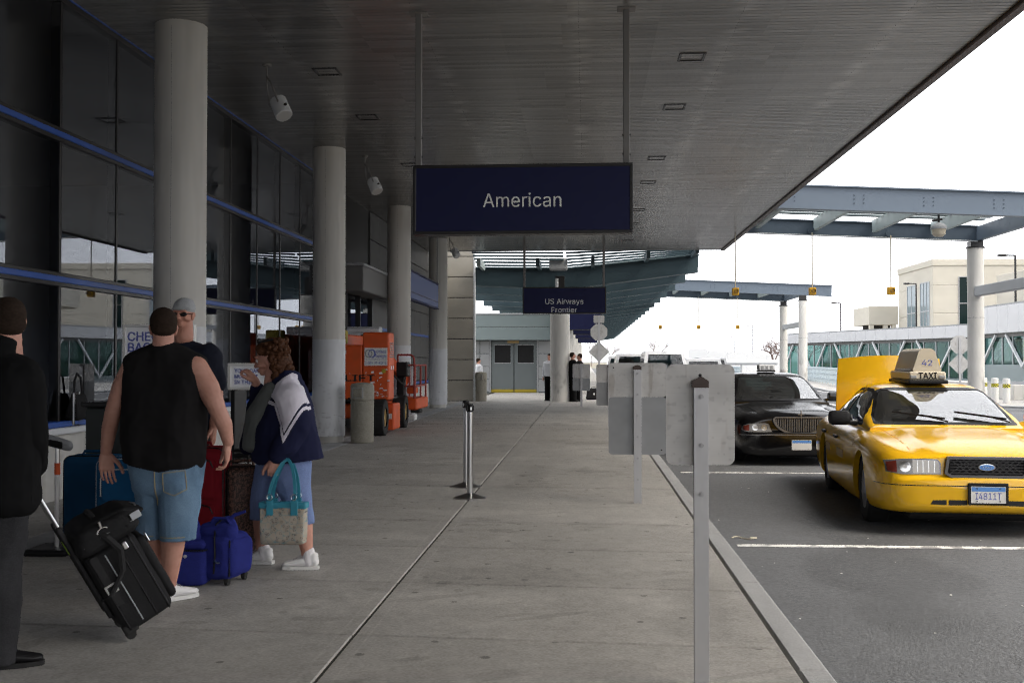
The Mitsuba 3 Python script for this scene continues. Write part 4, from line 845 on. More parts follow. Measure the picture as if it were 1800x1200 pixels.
tbody, tgreen, TA = sedan(taxi, CV, 'm_taxi', TM)
mat('m_mesh', P(lambda p, n, uv: MX((.006, .006, .006), (.06, .06, .06), dr.select((dr.abs(p.x * 34 - dr.floor(p.x * 34) - .5) > .34) | (dr.abs(p.z * 42 - dr.floor(p.z * 42) - .5) > .34), mi.Float(1.), mi.Float(0.)))), .4)
_gz = .055
gp = rrect(-.335, .335, .565, .765, .05)
tail = Polygon([(-.37, .655), (-.31, .622), (.31, .622), (.37, .655), (.345, .815), (-.345, .815)]).buffer(-.02).buffer(.02)
put('grille_frame', TA(cat(prism(tail.difference(tail.buffer(-.024)), .020, .15))), 'm_dullframe', taxi)
gr_ = put('grille', TA(prism(tail.buffer(-.023), .054, .12)), 'm_blackmatte', taxi)
hx_ = []
for i in range(-11, 12):
    for j in (0, 1): hx_.append(bar((i * .058 - .09, .044, .655), (i * .058 + .09, .044, .79), .007, .010) if j else bar((i * .058 + .09, .042, .655), (i * .058 - .09, .042, .79), .007, .010))
hx_ = [m for m in hx_ if abs(m.vertices[:, 0]).max() < .34]
hx_ += [bar((-.32, .038, z), (.32, .038, z), .007, .010) for z in (.665, .692, .719, .746, .773)]
put('grille_mesh', TA(cat(hx_)), 'm_darkframe', gr_)
em = put('emblem', TA(moved(lathe([(0, .0), (.076, .0), (.080, .006), (.074, .012), (0, .014)], 36), np.diag([1, 1, 1, 1.]) @ tf(0, .036, .72, 0, 90) @ np.diag([1, .42, 1, 1]))), 'm_chrome', taxi, 40)
put('emblem_field', TA(moved(lathe([(0, 0), (.064, 0), (.064, .004), (0, .004)], 36), tf(0, .0225, .72, 0, 90) @ np.diag([1, .40, 1, 1]))), 'm_plateblue', em)
put('lettering', TA(text_at('Ford', .026, (0, .0178, .72), X_, Z_, .002, False, .075)), 'm_chrome', em)
for sx in (-1, 1):
    q = [(sx * x, z) for x, z in ((.395, .648), (.735, .645), (.875, .665), (.885, .765), (.74, .785), (.52, .792), (.42, .785), (.395, .75))]
    hl = conform(tbody, prism(Polygon(q), -.1, .75), taxi, 'headlight', 'm_headlamp', TA)
    conform(tbody, prism(Polygon([(sx * x, z) for x, z in ((.785, .66), (.865, .672), (.872, .75), (.785, .768))]), -.1, .75), hl, 'turn_lamp', 'm_amber', TA, 1.0075)
    conform(tbody, prism(Polygon([(sx * x, z) for x, z in ((.405, .658), (.645, .656), (.645, .782), (.43, .776), (.407, .745))]), -.1, .6), hl, 'frosted_lens', 'm_frost', TA, 1.0072)
    for x in (.45, .50, .55, .60): conform(tbody, prism(sbox(min(sx * x, sx * (x + .006)), .665, max(sx * x, sx * (x + .006)), .775), -.1, .6), hl, 'lens_rib', 'm_lampinner', TA, 1.0082)
    conform(tbody, prism(Point(sx * .712, .716).buffer(.050), -.1, .7), hl, 'reflector', 'm_lampinner', TA, 1.0076)
    conform(tbody, prism(Point(sx * .712, .716).buffer(.018), -.1, .7), hl, 'bulb', 'm_frost', TA, 1.0088)
    conform(tbody, prism(Polygon([(sx * x, z) for x, z in ((.18, .375), (.34, .372), (.34, .42), (.18, .42))]), -.1, .3), taxi, 'bumper_vent', 'm_blackmatte', TA, 1.003)
    conform(tbody, prism(Polygon([(sx * x, z) for x, z in ((.36, .375), (.50, .378), (.48, .415), (.36, .42))]), -.1, .3), taxi, 'bumper_vent', 'm_blackmatte', TA, 1.003)
conform(tbody, prism(sbox(-.95, .545, .95, .553), -.1, .6), taxi, 'bumper_groove', 'm_darkframe', TA, 1.0015)
def number_plate(par, A, y, zc, txt, w=.305, frame=True):
    p = put('number_plate', A(cat(bx(-w / 2, w / 2, y - .004, y, zc - .076, zc + .076, .001))), 'm_offwhite', par)
    put('top_band', A(bx(-w / 2 + .006, w / 2 - .006, y - .0055, y - .0042, zc + .03, zc + .07)), 'm_plateblue', p)
    if txt: put('lettering', A(text_at(txt, .062, (0, y - .0042, zc - .012), X_, Z_, .002, False, .225)), 'm_bluetext', p)
    put('screws', A(cat(*[cyl((sx * .1, y - .008, zc + sz * .058), (sx * .1, y - .003, zc + sz * .058), .006, 6) for sx in (-1, 1) for sz in (-1, 1)])), 'm_darkframe', p)
    if frame: put('plate_frame', A(cat(bx(-w / 2 - .02, w / 2 + .02, y, y + .03, zc - .095, zc + .105, .006), bx(-w / 2 - .02, w / 2 + .02, y - .012, y, zc + .082, zc + .105, .004), bx(-w / 2 - .02, -w / 2 - .002, y - .009, y, zc - .095, zc + .08), bx(w / 2 + .002, w / 2 + .02, y - .009, y, zc - .095, zc + .08))), 'm_black', p)
number_plate(taxi, TA, -.02, .475, 'I4811T')
# open boot lid
a = np.linspace(-1, 1, 15); lid_o = []
for z in np.linspace(0, 1, 9):
    lid_o.append([(.68 * u * (1 - .05 * z * z) - .05, -.05 * (1 - u * u) - .10 * z + .12 * z * z + .02 * abs(u) ** 3, 1.0 + .77 * z - .045 * u * u * z) for u in a])
lid_o = np.array(lid_o); v = np.vstack([lid_o.reshape(-1, 3), (lid_o + [0, .035, 0]).reshape(-1, 3)]); n1, n2 = 9, 15; f = []
for i in range(n1 - 1):
    for j in range(n2 - 1):
        q = [i * n2 + j, i * n2 + j + 1, (i + 1) * n2 + j + 1, (i + 1) * n2 + j]; o = n1 * n2
        f += [[q[0], q[1], q[2]], [q[0], q[2], q[3]], [q[0] + o, q[2] + o, q[1] + o], [q[0] + o, q[3] + o, q[2] + o]]
edge = [j for j in range(n2)] + [i * n2 + n2 - 1 for i in range(1, n1)] + [(n1 - 1) * n2 + j for j in range(n2 - 2, -1, -1)] + [i * n2 for i in range(n1 - 2, 0, -1)]
for p, q in zip(edge, edge[1:] + edge[:1]): f += [[p, q + n1 * n2, q], [p, p + n1 * n2, q + n1 * n2]]
lid = put('boot_lid', TA(moved(trimesh.Trimesh(v, f, process=False), tf(0, 4.62, 0))), 'm_taxi', taxi, 40, label='raised yellow boot lid')
put('boot_lock', TA(cat(rbox(.10, .30, 4.60, 4.68, 1.76, 1.80, .015))), 'm_black', lid)
# roof sign
rs = put('roof_sign', TA(bx(-.215, .215, 2.45, 3.70, 1.436, 1.478, .012)), 'm_black', taxi, label='cream roof sign with number 42')
prof = [(-.165, 1.576), (-.135, 1.61), (-.075, 1.80), (-.04, 1.825), (.04, 1.825), (.075, 1.80), (.135, 1.61), (.165, 1.576)]
put('sign_body', TA(cat(prism(Polygon(prof).buffer(-.02).buffer(.034, quad_segs=6).intersection(sbox(-.2, 1.5755, .2, 2)), 2.53, 3.64), bx(-.20, .20, 2.50, 3.68, 1.480, 1.575, .015))), 'm_cream', rs)
for sx in (-1, 1):
    q = np.array([(sx * .1665, 1.582), (sx * .137, 1.614), (sx * .079, 1.795)]); e = np.array([sx * .004, .001])
    put('advert_panel', TA(cat([bar((*((q[i] + q[i + 1]) / 2 + e * .5)[:1], 2.62, ((q[i] + q[i + 1]) / 2)[1]), (*((q[i] + q[i + 1]) / 2 + e * .5)[:1], 3.60, ((q[i] + q[i + 1]) / 2)[1]), .006, np.linalg.norm(q[i + 1] - q[i]) - .002, up=(q[i + 1][0] - q[i][0], 0, q[i + 1][1] - q[i][1])) for i in range(2)])), 'm_adgrey', rs)
put('lettering', TA(text_at('42', .066, (0, 2.5285, 1.675), X_, Z_, .003, False, .115)), 'm_bluetext', rs)
put('lettering', TA(text_at('TAXI', .070, (0, 2.4985, 1.528), X_, Z_, .004, True, .20)), 'm_black', rs)
for sx in (-1, 1): put('side_lamp', TA(rbox(sx * .155 - .035, sx * .155 + .035, 2.488, 2.51, 1.498, 1.53, .006)), 'm_grey', rs)
for y0, y1 in ((2.15, 2.65), (3.25, 3.6)): put('door_decal', TA(bx(-.9905, -.98, y0, y1, .61, .70)), 'm_tan', taxi, label='worn lettering patch')

# ------------------------------------------------------------------ black limousine
TC = dict(CV); TC.update(L=5.47, belt=1.0, roof=1.50, hoodw=.66, mirror=('m_carblack', 'm_carblack'), axles=(1.02, 4.0),
    body=[(0, .60, .30, .44, .56, .58, .58, .0), (.03, .78, .25, .45, .58, .72, .60, .0), (.06, .84, .235, .46, .61, .76, .63, .0), (.075, .86, .23, .46, .70, .78, .80, .004), (.10, .88, .225, .47, .74, .80, .84, .01), (.16, .915, .215, .48, .79, .84, .87, .02), (.35, .955, .21, .53, .835, .865, .915, .028), (.7, .98, .20, .58, .87, .87, .95, .028), (1.2, .988, .20, .60, .92, .86, .995, .022), (1.62, .985, .20, .60, .94, .85, 1.02, .012),
          (2.2, .988, .20, .60, .955, .86, 1.01, .004), (3.2, .988, .20, .60, .955, .86, 1.01, .004), (4.2, .985, .21, .60, .96, .85, 1.04, .004), (4.8, .965, .24, .60, .95, .83, 1.04, .006), (5.2, .93, .28, .58, .92, .79, 1.0, .006), (5.38, .86, .32, .55, .80, .76, .88, .004), (5.47, .72, .36, .52, .62, .66, .66, .0)],
    green=[(g[0], g[1], g[2], g[3] + .055 * np.clip((g[0] - 1.5) / .9, 0, 1) * np.clip((4.42 - g[0]) / .5, 0, 1)) for g in CV['green']],
    ws=[(x, z + (.05 if z > 1.3 else .015)) for x, z in CV['ws']], bw=[(x, z + (.05 if z > 1.3 else .015)) for x, z in CV['bw']], side=[[(y, z + (.05 if z > 1.2 else .02)) for y, z in p] for p in CV['side']])
lim = thing('black_sedan', 'black livery sedan with chrome grille and white roof sign behind the sign backs', 'car')
lbody, lgreen, LA = sedan(lim, TC, 'm_carblack', tf(3.32, 17.42, ROAD, 1.8))
U = lambda w, d: Polygon([(w * math.cos(t), .80 + d * math.sin(t)) for t in np.linspace(math.pi, 2 * math.pi, 22)] + [(w * .96, .815), (-w * .96, .815)])
g1 = U(.43, .255).union(sbox(-.40, .79, .40, .83)); g2 = U(.395, .22).union(sbox(-.36, .79, .36, .80))
cg = put('grille_surround', LA(prism(g1.difference(g2), .020, .20)), 'm_satin', lim, 30); put('grille_back', LA(prism(g2, .052, .2)), 'm_darkframe', cg)
for x in np.arange(-.37, .38, .027):
    d = .22 * math.sqrt(max(0, 1 - (x / .395) ** 2)); put('grille_bar', LA(bx(x - .006, x + .006, .028, .06, .80 - d + .006, .80, .002)), 'm_satin', cg)
put('emblem', LA(cat(bx(-.008, .008, .012, .026, .80, .93, .002), bx(-.05, .05, .012, .026, .862, .874, .002))), 'm_satin', cg)
for sx in (-1, 1):
    q = [(sx * x, z) for x, z in ((.44, .60), (.56, .595), (.86, .60), (.90, .63), (.88, .69), (.80, .725), (.55, .735), (.49, .72))]
    hl = conform(lbody, prism(Polygon(q), -.1, .7), lim, 'headlight', 'm_headlamp', LA)
    for x in (.56, .70): conform(lbody, prism(Point(sx * x, .665).buffer(.045), -.1, .7), hl, 'reflector', 'm_lampinner', LA, 1.0076); conform(lbody, prism(Point(sx * x, .665).buffer(.016), -.1, .7), hl, 'bulb', 'm_frost', LA, 1.009)
    conform(lbody, prism(Polygon([(sx * x, z) for x, z in ((.79, .615), (.88, .63), (.87, .69), (.79, .71))]), -.1, .75), hl, 'turn_lamp', 'm_amber', LA, 1.0075)
conform(lbody, prism(sbox(-.92, .545, .92, .562), -.1, .6), lim, 'bumper_strip', 'm_satin', LA, 1.0045)
number_plate(lim, LA, -.015, .40, None, frame=False)
rs2 = put('roof_sign', LA(bx(-.15, .15, 2.72, 2.92, 1.50, 1.53, .008)), 'm_black', lim, label='white livery roof sign')
put('lamp', LA(rbox(-.145, .145, 2.73, 2.91, 1.531, 1.635, .02)), 'm_white', rs2)
for x in (-.08, .0, .08): put('stripe', LA(bx(x - .022, x + .022, 2.7265, 2.7305, 1.55, 1.61, .001)), 'm_grey', rs2)

# ------------------------------------------------------------------ farther vehicles
def van(root, M, w, L, h, paint, front, zb=1.15):
    A = lambda m: moved(m, M)
    hw = w / 2
    if front: prof = [(0, .35), (0, .80), (.08, .92), (.85, 1.10), (1.62, h - .10), (1.95, h), (L - .25, h), (L - .05, h - .3), (L, .9), (L, .35)]
    else: prof = [(0, .35), (0, .95), (.06, h - .3), (.22, h - .02), (.5, h), (L - 1.9, h), (L - 1.55, h - .12), (L - .85, 1.12), (L - .06, .95), (L, .8), (L, .35)]
    b = mf(yz_prism(Polygon(prof).buffer(-.05).buffer(.05), -hw, hw)); tap = m3.Manifold.hull_points([(sx * (hw if z < 1.2 else hw * .84), y, z) for sx in (-1, 1) for y in (-.1, L + .1) for z in (.2, 1.1, h + .05)])
    b = b ^ tap
    for y in (.95, L - .95):
        for sx in (-1, 1): b = b - mf(cyl((sx * (hw - .3), y, .35), (sx * (hw + .2), y, .35), .39, 28))
    hollow = scaled(b, .93, .97, .93, (0, L / 2, h * .62)) ^ mf(bx(-2, 2, 1.2 if front else .4, L - .4, zb - .3, 3))
    z0, z1 = zb + .05, h - .14
    ends = mf(prism(Polygon([(-hw * .84, z0), (hw * .84, z0), (hw * .72, z1), (-hw * .72, z1)]), -.2, 1.9 if front else .4)) + mf(prism(Polygon([(-hw * .8, z0), (hw * .8, z0), (hw * .72, z1), (-hw * .72, z1)]), L - (.4 if front else 1.9), L + .2))
    sd = mf(yz_prism([(1.35, z0), (1.8, z1), (L - .5, z1), (L - .45, z0)] if front else [(.45, z0), (.5, z1), (L - 1.8, z1), (L - 1.3, z0)], -3, 3)) - mf(bx(-3, 3, L * .45, L * .45 + .12, 0, 3)) - mf(bx(-3, 3, L * .72, L * .72 + .12, 0, 3))
    c = (0, L / 2, h * .6); put('body', A(tm(b - hollow - ends - sd)), paint, root, 35)
    sh = scaled(b, .992, .996, .992, c) - scaled(b, .975, .985, .975, c)
    for nm, q in (('window', ends ^ mf(bx(-3, 3, -1, L / 2, 0, 4))), ('window', ends ^ mf(bx(-3, 3, L / 2, L + 1, 0, 4))), ('side_window', sd)): put(nm, A(outer(tm(sh ^ q), c, .15)), 'm_vanglass', root)
    for y in (.95, L - .95):
        for sx in (-1, 1):
            k = put('wheel', A(moved(lathe([(.2, -.1), (.33, -.1), (.345, -.07), (.345, .07), (.33, .1), (.2, .1)], 28), tf(sx * (hw - .14), y, .345, 0, 0, 90))), 'm_rubber', root, 30); put('rim', A(moved(lathe([(.205, .06), (.19, .09), (0, .095)], 20), tf(sx * (hw - .14), y, .345, 0, 0, 90 * sx))), 'm_galv', k)
    put('bumper', A(cat(rbox(-hw * .96, hw * .96, -.08, .1, .36, .62, .05), rbox(-hw * .96, hw * .96, L - .1, L + .08, .36, .62, .05))), 'm_grey', root)
    for sx in (-1, 1):
        put('headlight' if front else 'tail_lamp', A(rbox(sx * hw * .78 - .12, sx * hw * .78 + .12, -.02 if front else -.01, .06, .72, .86 if front else 1.15, .03)), 'm_headlamp' if front else 'm_redlamp', root)
        put('mirror', A(rbox(sx * (hw + .1) - .1, sx * (hw + .1) + .1, (1.35 if front else L - 1.5), (1.45 if front else L - 1.4), zb, zb + .24, .03)), 'm_black', root)
v1 = thing('white_van', 'white van facing the camera with wide windscreen above the sign backs', 'van'); van(v1, tf(3.45, 47.5, ROAD), 1.98, 5.2, 2.06, 'm_carwhite', True)
v2 = thing('white_minivan', 'white minivan with dark rear window left of the white van', 'van'); van(v2, tf(2.45, 58, ROAD), 1.95, 5.0, 2.02, 'm_carwhite', False)
v3 = thing('silver_car', 'silver wagon with red tail lamp right of the white van', 'car'); van(v3, tf(5.35, 51, ROAD), 1.8, 4.6, 1.76, 'm_carsilver', False, 1.0)
v4 = thing('pale_suv', 'pale sport utility vehicle far along the road right of the silver wagon', 'car'); van(v4, tf(7.9, 70, ROAD), 1.95, 4.9, 1.86, 'm_carwhite', False)
v5 = thing('silver_minivan', 'silver minivan parked far along the kerb behind the road sign post', 'van'); van(v5, tf(2.4, 76, ROAD), 1.95, 5.0, 1.95, 'm_carsilver', False)
# ================================================================== people
_ico = trimesh.creation.icosphere(2, 1.0).vertices
def hull(*balls):
    pts = np.vstack([_ico * (np.array(b[3:6]) if len(b) >= 6 else b[3]) + np.array(b[:3]) for b in balls]); return m3.Manifold.hull_points(pts.tolist())
def chain(*balls):
    out = None
    for a, b in zip(balls[:-1], balls[1:]):
        h = hull(a, b); out = h if out is None else out + h
    return out
def skinmesh(man, edge=.016, it=8, wr=0., fr=9., seed=0, keepz=None):
    m = tm(man.refine_to_length(edge)); m.merge_vertices(); trimesh.smoothing.filter_taubin(m, .5, .53, iterations=it)
    if wr:
        n = m.vertex_normals; v = m.vertices
        d = (meshkit.fbm(v * fr, 3, seed) - .5) * 2 * wr; w = v * np.array([fr * 1.6, fr * 1.6, fr * .55])
        d = d + (np.abs(meshkit.fbm(w + 40, 2, seed + 3) - .5) * -2 + .4) * wr
        m.vertices = v + n * d[:, None]
    return m
def trim(m, nrm, off): return tm(mf(m).trim_by_plane(list(nrm), off))
def hand(w, d, palm_n, side, L=.185, curl=.5, spread=.10):
    """hand from the wrist w along d; palm faces palm_n; side = direction of the thumb"""
    w, d, n, s = (np.array(x, float) for x in (w, d, palm_n, side)); d /= np.linalg.norm(d); s -= d * (s @ d); s /= np.linalg.norm(s); n = np.cross(d, s) * np.sign(np.cross(d, s) @ n)
    P_ = lambda a, b, c: w + d * a * L + s * b * L + n * c * L
    out = hull((*P_(0, 0, 0), .027), (*P_(.12, .06, 0), .026), (*P_(.48, .17, .02), .0135), (*P_(.50, .0, 0), .0145), (*P_(.46, -.18, .02), .0125), (*P_(.15, -.10, .02), .022))
    for k, (off, ln) in enumerate(((.165, .40), (.055, .46), (-.06, .43), (-.17, .33))):
        a = curl * (1 + .12 * k); p = P_(.50, off, .0); q = [(*p, .0105)]; ang = a * .35; dirv = d + s * spread * (off * 3)
        for seg in (.44, .31, .25):
            v = dirv * math.cos(ang) + n * math.sin(ang); p = p + v / np.linalg.norm(v) * ln * L * seg * 1.05; q.append((*p, .0098 - .0011 * len(q))); ang += a * .75
        out = out + chain(*q)
    t0, t1, t2, t3 = P_(.12, .13, .04), P_(.34, .32, .10), P_(.52, .40, .15), P_(.66, .41, .20)
    return out + chain((*t0, .019), (*t1, .0135), (*t2, .0115), (*t3, .009))
def head(c, yaw, s=1., pitch=0., beard=False):
    """c = base of the skull; face looks along local +y turned by yaw (degrees)"""
    h = hull((0, -.012, .125, .073, .090, .085), (0, .0, .10, .070, .088, .085)) + hull((0, .0, .09, .066, .08, .06), (0, .045, .035, .040, .045, .032), (0, .064, .018, .026, .024, .020))
    h = h + hull((0, .090, .105, .009, .009, .012), (0, .107, .068, .013, .011, .010), (0, .09, .062, .019, .010, .008)) + hull((-.032, .073, .122, .022, .016, .010), (.032, .073, .122, .022, .016, .010))
    h = h + hull((-.016, .083, .040, .012, .012, .006), (.016, .083, .040, .012, .012, .006), (0, .089, .041, .012, .009, .007)) + hull((-.014, .083, .029, .010, .010, .006), (.014, .083, .029, .010, .010, .006))
    for sx in (-1, 1):
        h = h + hull((sx * .040, .058, .065, .024, .024, .022), (sx * .05, .03, .06, .02, .03, .02)) + hull((sx * .074, -.005, .093, .009, .020, .022), (sx * .072, -.004, .065, .007, .012, .012), (sx * .080, -.018, .098, .006, .012, .018))
    h = h + chain((0, -.02, .06, .060), (0, -.016, -.01, .066), (0, .0, -.08, .074))
    Mx = tf(*c, yaw) @ tf(0, 0, 0, 0, pitch) @ np.diag([s, s, s, 1]); return h.transform(Mx[:3].tolist()), Mx
def eyes(par, Mx):
    for sx in (-1, 1):
        e = put('eye', moved(trimesh.creation.icosphere(2, .0125), Mx @ tf(sx * .032, .0745, .098)), 'm_offwhite', par, True); put('iris', moved(trimesh.creation.icosphere(1, .0068), Mx @ tf(sx * .032, .0815, .098)), 'm_black', e, True)
        put('eyebrow', moved(tube([(-.022, -.004, -.002), (0, .004, .003), (.022, 0, 0)], [.003, .0045, .003], 6), Mx @ tf(sx * .034, .089, .120)), 'm_hairdark', par)
def hairball(Mx, balls, m, par, wr=.006, fr=40., cut=None, seed=1, edge=.010, it=4, name='hair'):
    k = None
    for b in balls: q = hull(*b); k = q if k is None else k + q
    mm = skinmesh(k, edge, it, wr, fr, seed)
    if cut: mm = trim(mm, *cut)
    return put(name, moved(mm, Mx), m, par, True)
def shoe(a, yaw, par, m='m_shoe', L=.285, name='shoe'):
    """a = ankle point on the ground plane"""
    s = hull((0, -.065, .045, .034, .03, .035), (0, .02, .05, .038, .05, .035)) + hull((0, .02, .045, .040, .05, .035), (.004, .145, .028, .043, .045, .02), (.004, .165, .026, .036, .03, .018)) + hull((0, -.045, .09, .040, .045, .02), (0, -.04, .05, .036, .045, .03), (0, .03, .06, .036, .04, .02))
    mm = skinmesh(s, .012, 5, .0012, 30); mm.apply_scale([1, L / .28, 1]); k = put(name, moved(mm, tf(a[0], a[1], a[2] + .012, yaw)), m, par, True)
    so = tm(m3.Manifold.hull_points([(x * .043, y, z) for x, y in ((.75, -.095), (-.75, -.095), (.9, -.05), (-.9, -.05), (1.02, .12), (-.9, .12), (.75, .185), (-.55, .185), (.3, .2), (-.1, .2)) for z in (0., .022)])); so.apply_scale([1, L / .28, 1])
    put('sole', moved(so, tf(a[0], a[1], a[2] + .001, yaw)), 'm_offwhite' if m == 'm_shoe' else 'm_rubber', k)
    put('laces', moved(cat([tube([(-.022, .045 + i * .022, .082 - i * .012), (0, .05 + i * .022, .090 - i * .012), (.022, .045 + i * .022, .082 - i * .012)], .003, 5) for i in range(4)]), tf(a[0], a[1], a[2] + .012, yaw)), 'm_grey' if m == 'm_shoe' else 'm_black', k)

# ---- man in the sleeveless black shirt, seen from behind
def at_(X, Y, Z=0): return tf(X, Y, Z)
pm = thing('person', 'heavy man seen from behind in black sleeveless shirt and denim shorts', 'person'); B = at_(-2.565, 6.66) @ np.diag([.98, 1, 1, 1])
hd, HM = head((-.035, .02, 1.578), 22, 1.02, 4)
hips = [(-.11, .02, .86, .12, .12, .12), (.05, .02, .86, .12, .12, .12)]
sk = hd + hull(*hips) + hull((-.13, .04, 1.35, .13, .09, .11), (.07, .04, 1.35, .13, .09, .11), *hips)
AL = [(-.225, .02, 1.44, .072), (-.295, .015, 1.31, .066), (-.35, .0, 1.15, .050), (-.38, .02, 1.06, .048), (-.405, .03, .915, .034)]
AR = [(.170, .02, 1.44, .074), (.262, .0, 1.31, .070), (.335, -.02, 1.16, .052), (.363, .0, 1.09, .050), (.380, .03, .975, .034)]
sk = sk + chain(*AL) + chain(*AR) + hand((-.412, .03, .905), (.12, .0, -1), (.6, -.5, .1), (.7, .6, -.1), .205, .40) + hand((.374, .035, .965), (-.06, .12, -1), (-.75, .2, 0), (-.3, .9, 0), .205, .75)
LG = [[(.055, .0, .80, .115), (.055, -.01, .50, .074), (.042, -.005, .36, .074), (.012, .02, .12, .044), (.004, .03, .07, .04)], [(-.125, .06, .80, .105), (-.11, .05, .50, .070), (-.105, .06, .36, .070), (-.11, .12, .12, .044), (-.12, .13, .07, .04)]]
for l in LG: sk = sk + chain(*l)
put('body', moved(skinmesh(sk, .011, 6, .0012, 12), B), 'm_skin', pm, True)
sh = hull((-.190, .04, 1.465, .105, .10, .07), (.130, .04, 1.465, .105, .10, .07), (-.035, .03, 1.545, .105, .085, .055), (-.165, .03, 1.37, .135, .115, .09), (.105, .03, 1.37, .135, .115, .09)) + hull((-.175, .03, 1.37, .135, .115, .09), (.115, .03, 1.37, .135, .115, .09), (-.13, .03, 1.08, .160, .20, .12), (.07, .03, 1.08, .165, .20, .12)) + hull((-.13, .03, 1.08, .16, .20, .12), (.07, .03, 1.08, .165, .20, .12), (-.12, .02, .86, .15, .185, .12), (.06, .02, .88, .165, .185, .12))
shm = skinmesh(sh, .015, 8, .017, 6., 4); shm = trim(shm, (.22, 0, .975), .785)
put('shirt', moved(shm, B), 'm_blackshirt', pm, True)
so = hull((-.10, .03, .85, .150, .165, .10), (.07, .03, .85, .155, .165, .10), (-.10, .03, .72, .12, .16, .1), (.075, .03, .72, .14, .16, .1)) + hull((.075, .015, .74, .135, .15, .08), (.075, -.005, .36, .103, .115, .05)) + hull((-.10, .05, .74, .11, .15, .08), (-.105, .05, .36, .092, .115, .05))
som = skinmesh(so, .015, 6, .013, 7., 9); som = trim(som, (0, 0, 1), .385)
ds = put('shorts', moved(som, B), 'm_denim', pm, True)
mat('m_stitch', (.33, .26, .16), .8)
def drape(loop, src, Bm, r=.003, off=.004):
    """polyline laid on the surface of src, seen from -y"""
    q = np.array(loop, float); o = np.c_[q[:, 0], np.full(len(q), -1.5), q[:, 1]]; loc, ri, _ = src.ray.intersects_location(o, np.tile([0, 1., 0], (len(q), 1)), multiple_hits=False); k = np.argsort(ri)
    return moved(tube(loc[k] - [0, off, 0], r, 5), Bm)
lin = lambda *p: np.vstack([np.linspace(p[i], p[i + 1], 7)[(i > 0):] for i in range(len(p) - 1)])
try:
    put('pocket', cat(drape(lin((.03, .80), (.155, .815), (.165, .70), (.10, .665), (.03, .69), (.03, .80)), som, B)), 'm_stitch', ds, label='stitched back pocket'); put('seam', drape(lin((-.022, .82), (-.025, .60)), som, B, .004), 'm_stitch', ds)
    put('hem', cat(drape(lin((-.19, .41), (-.06, .41)), som, B), drape(lin((-.0, .41), (.15, .41)), som, B)), 'm_stitch', ds)
except Exception as e: print('drape', e)
hairball(B @ HM, [[(0, -.022, .135, .083, .099, .088)], [(0, -.048, .095, .0765, .067, .05)]], 'm_hairdark', pm, .0012, 60., seed=2)
for (x, y), yaw in (((.004, .035), -38), ((-.12, .14), 10)):
    put('sock', moved(skinmesh(chain((0, -.008, .06, .046), (0, -.008, .16, .049)), .012, 4, .002, 40.), B @ tf(x, y, 0)), 'm_sock', pm, True); shoe((B[0, 3] + x, B[1, 3] + y, 0), yaw, pm)

# ---- woman in the navy and white jacket, facing left
pw = thing('person', 'woman in navy jacket with white shoulder and jeans raising one hand', 'person'); B = at_(-2.165, 7.86)
hd, HM = head((-.085, .0, 1.385), 84, 1.10, -12)
sk = hd + hull((-.01, .0, .80, .15, .15, .12), (-.03, .0, 1.02, .15, .13, .13), (.0, .0, 1.24, .07, .12, .05)) + hull((0, -.08, 1.24, .05, .07, .05), (0, .08, 1.24, .05, .07, .05))
WAL = [(.065, -.15, 1.21, .055), (.13, -.24, 1.02, .055), (.045, -.25, .88, .045), (.0, -.25, .785, .030)]
WAR = [(-.0, .16, 1.21, .055), (-.20, .20, 1.10, .055), (-.235, .12, 1.27, .042), (-.240, .09, 1.325, .028)]
sk = sk + chain(*WAL) + chain(*WAR) + hand((.0, -.252, .785), (-.12, -.05, -1), (-.2, 1, 0), (-1, -.2, 0), .165, 1.7) + hand((-.240, .09, 1.33), (-.55, -.25, .75), (-.6, -.2, -.8), (-.3, -.9, .2), .15, .95)
WLN = [(.05, -.07, .72, .115), (.115, -.085, .44, .073), (.165, -.09, .30, .066), (.195, -.09, .10, .040), (.20, -.09, .06, .037)]
WLF = [(-.08, .08, .72, .115), (-.17, .09, .44, .073), (-.19, .10, .30, .066), (-.185, .10, .10, .040), (-.18, .10, .06, .037)]
sk = sk + chain(*WLN) + chain(*WLF)
put('body', moved(skinmesh(sk, .011, 6, .001, 12), B), 'm_skin', pw, True); eyes(pw, B @ HM)
tp = hull((-.06, 0, 1.27, .09, .14, .07), (-.12, .02, 1.08, .165, .16, .10), (-.10, .02, .90, .20, .17, .10)) + hull((-.12, .02, 1.08, .165, .16, .10), (-.11, .02, .86, .20, .175, .06))
put('top', moved(trim(skinmesh(tp, .018, 8, .007, 8., 5), (0, 0, 1), .80), B), 'm_greytop', pw, True)
jk = hull((.05, -.10, 1.29, .085, .10, .06), (.03, .12, 1.29, .085, .10, .06), (.06, 0, 1.31, .07, .12, .06)) + hull((.055, -.08, 1.25, .11, .13, .08), (.03, .12, 1.25, .11, .12, .08), (.03, -.06, .95, .225, .19, .10), (.02, .1, .95, .2, .14, .1)) + hull((.03, -.06, .95, .225, .19, .10), (.04, -.06, .78, .255, .20, .06), (.02, .12, .80, .22, .14, .06))
jk = jk + chain((.085, -.17, 1.22, .105), (.150, -.225, 1.03, .098), (.085, -.245, .90, .088), (.03, -.25, .825, .066)) + chain((-.02, .17, 1.22, .095), (-.19, .21, 1.09, .085), (-.225, .15, 1.21, .066), (-.232, .125, 1.27, .05))
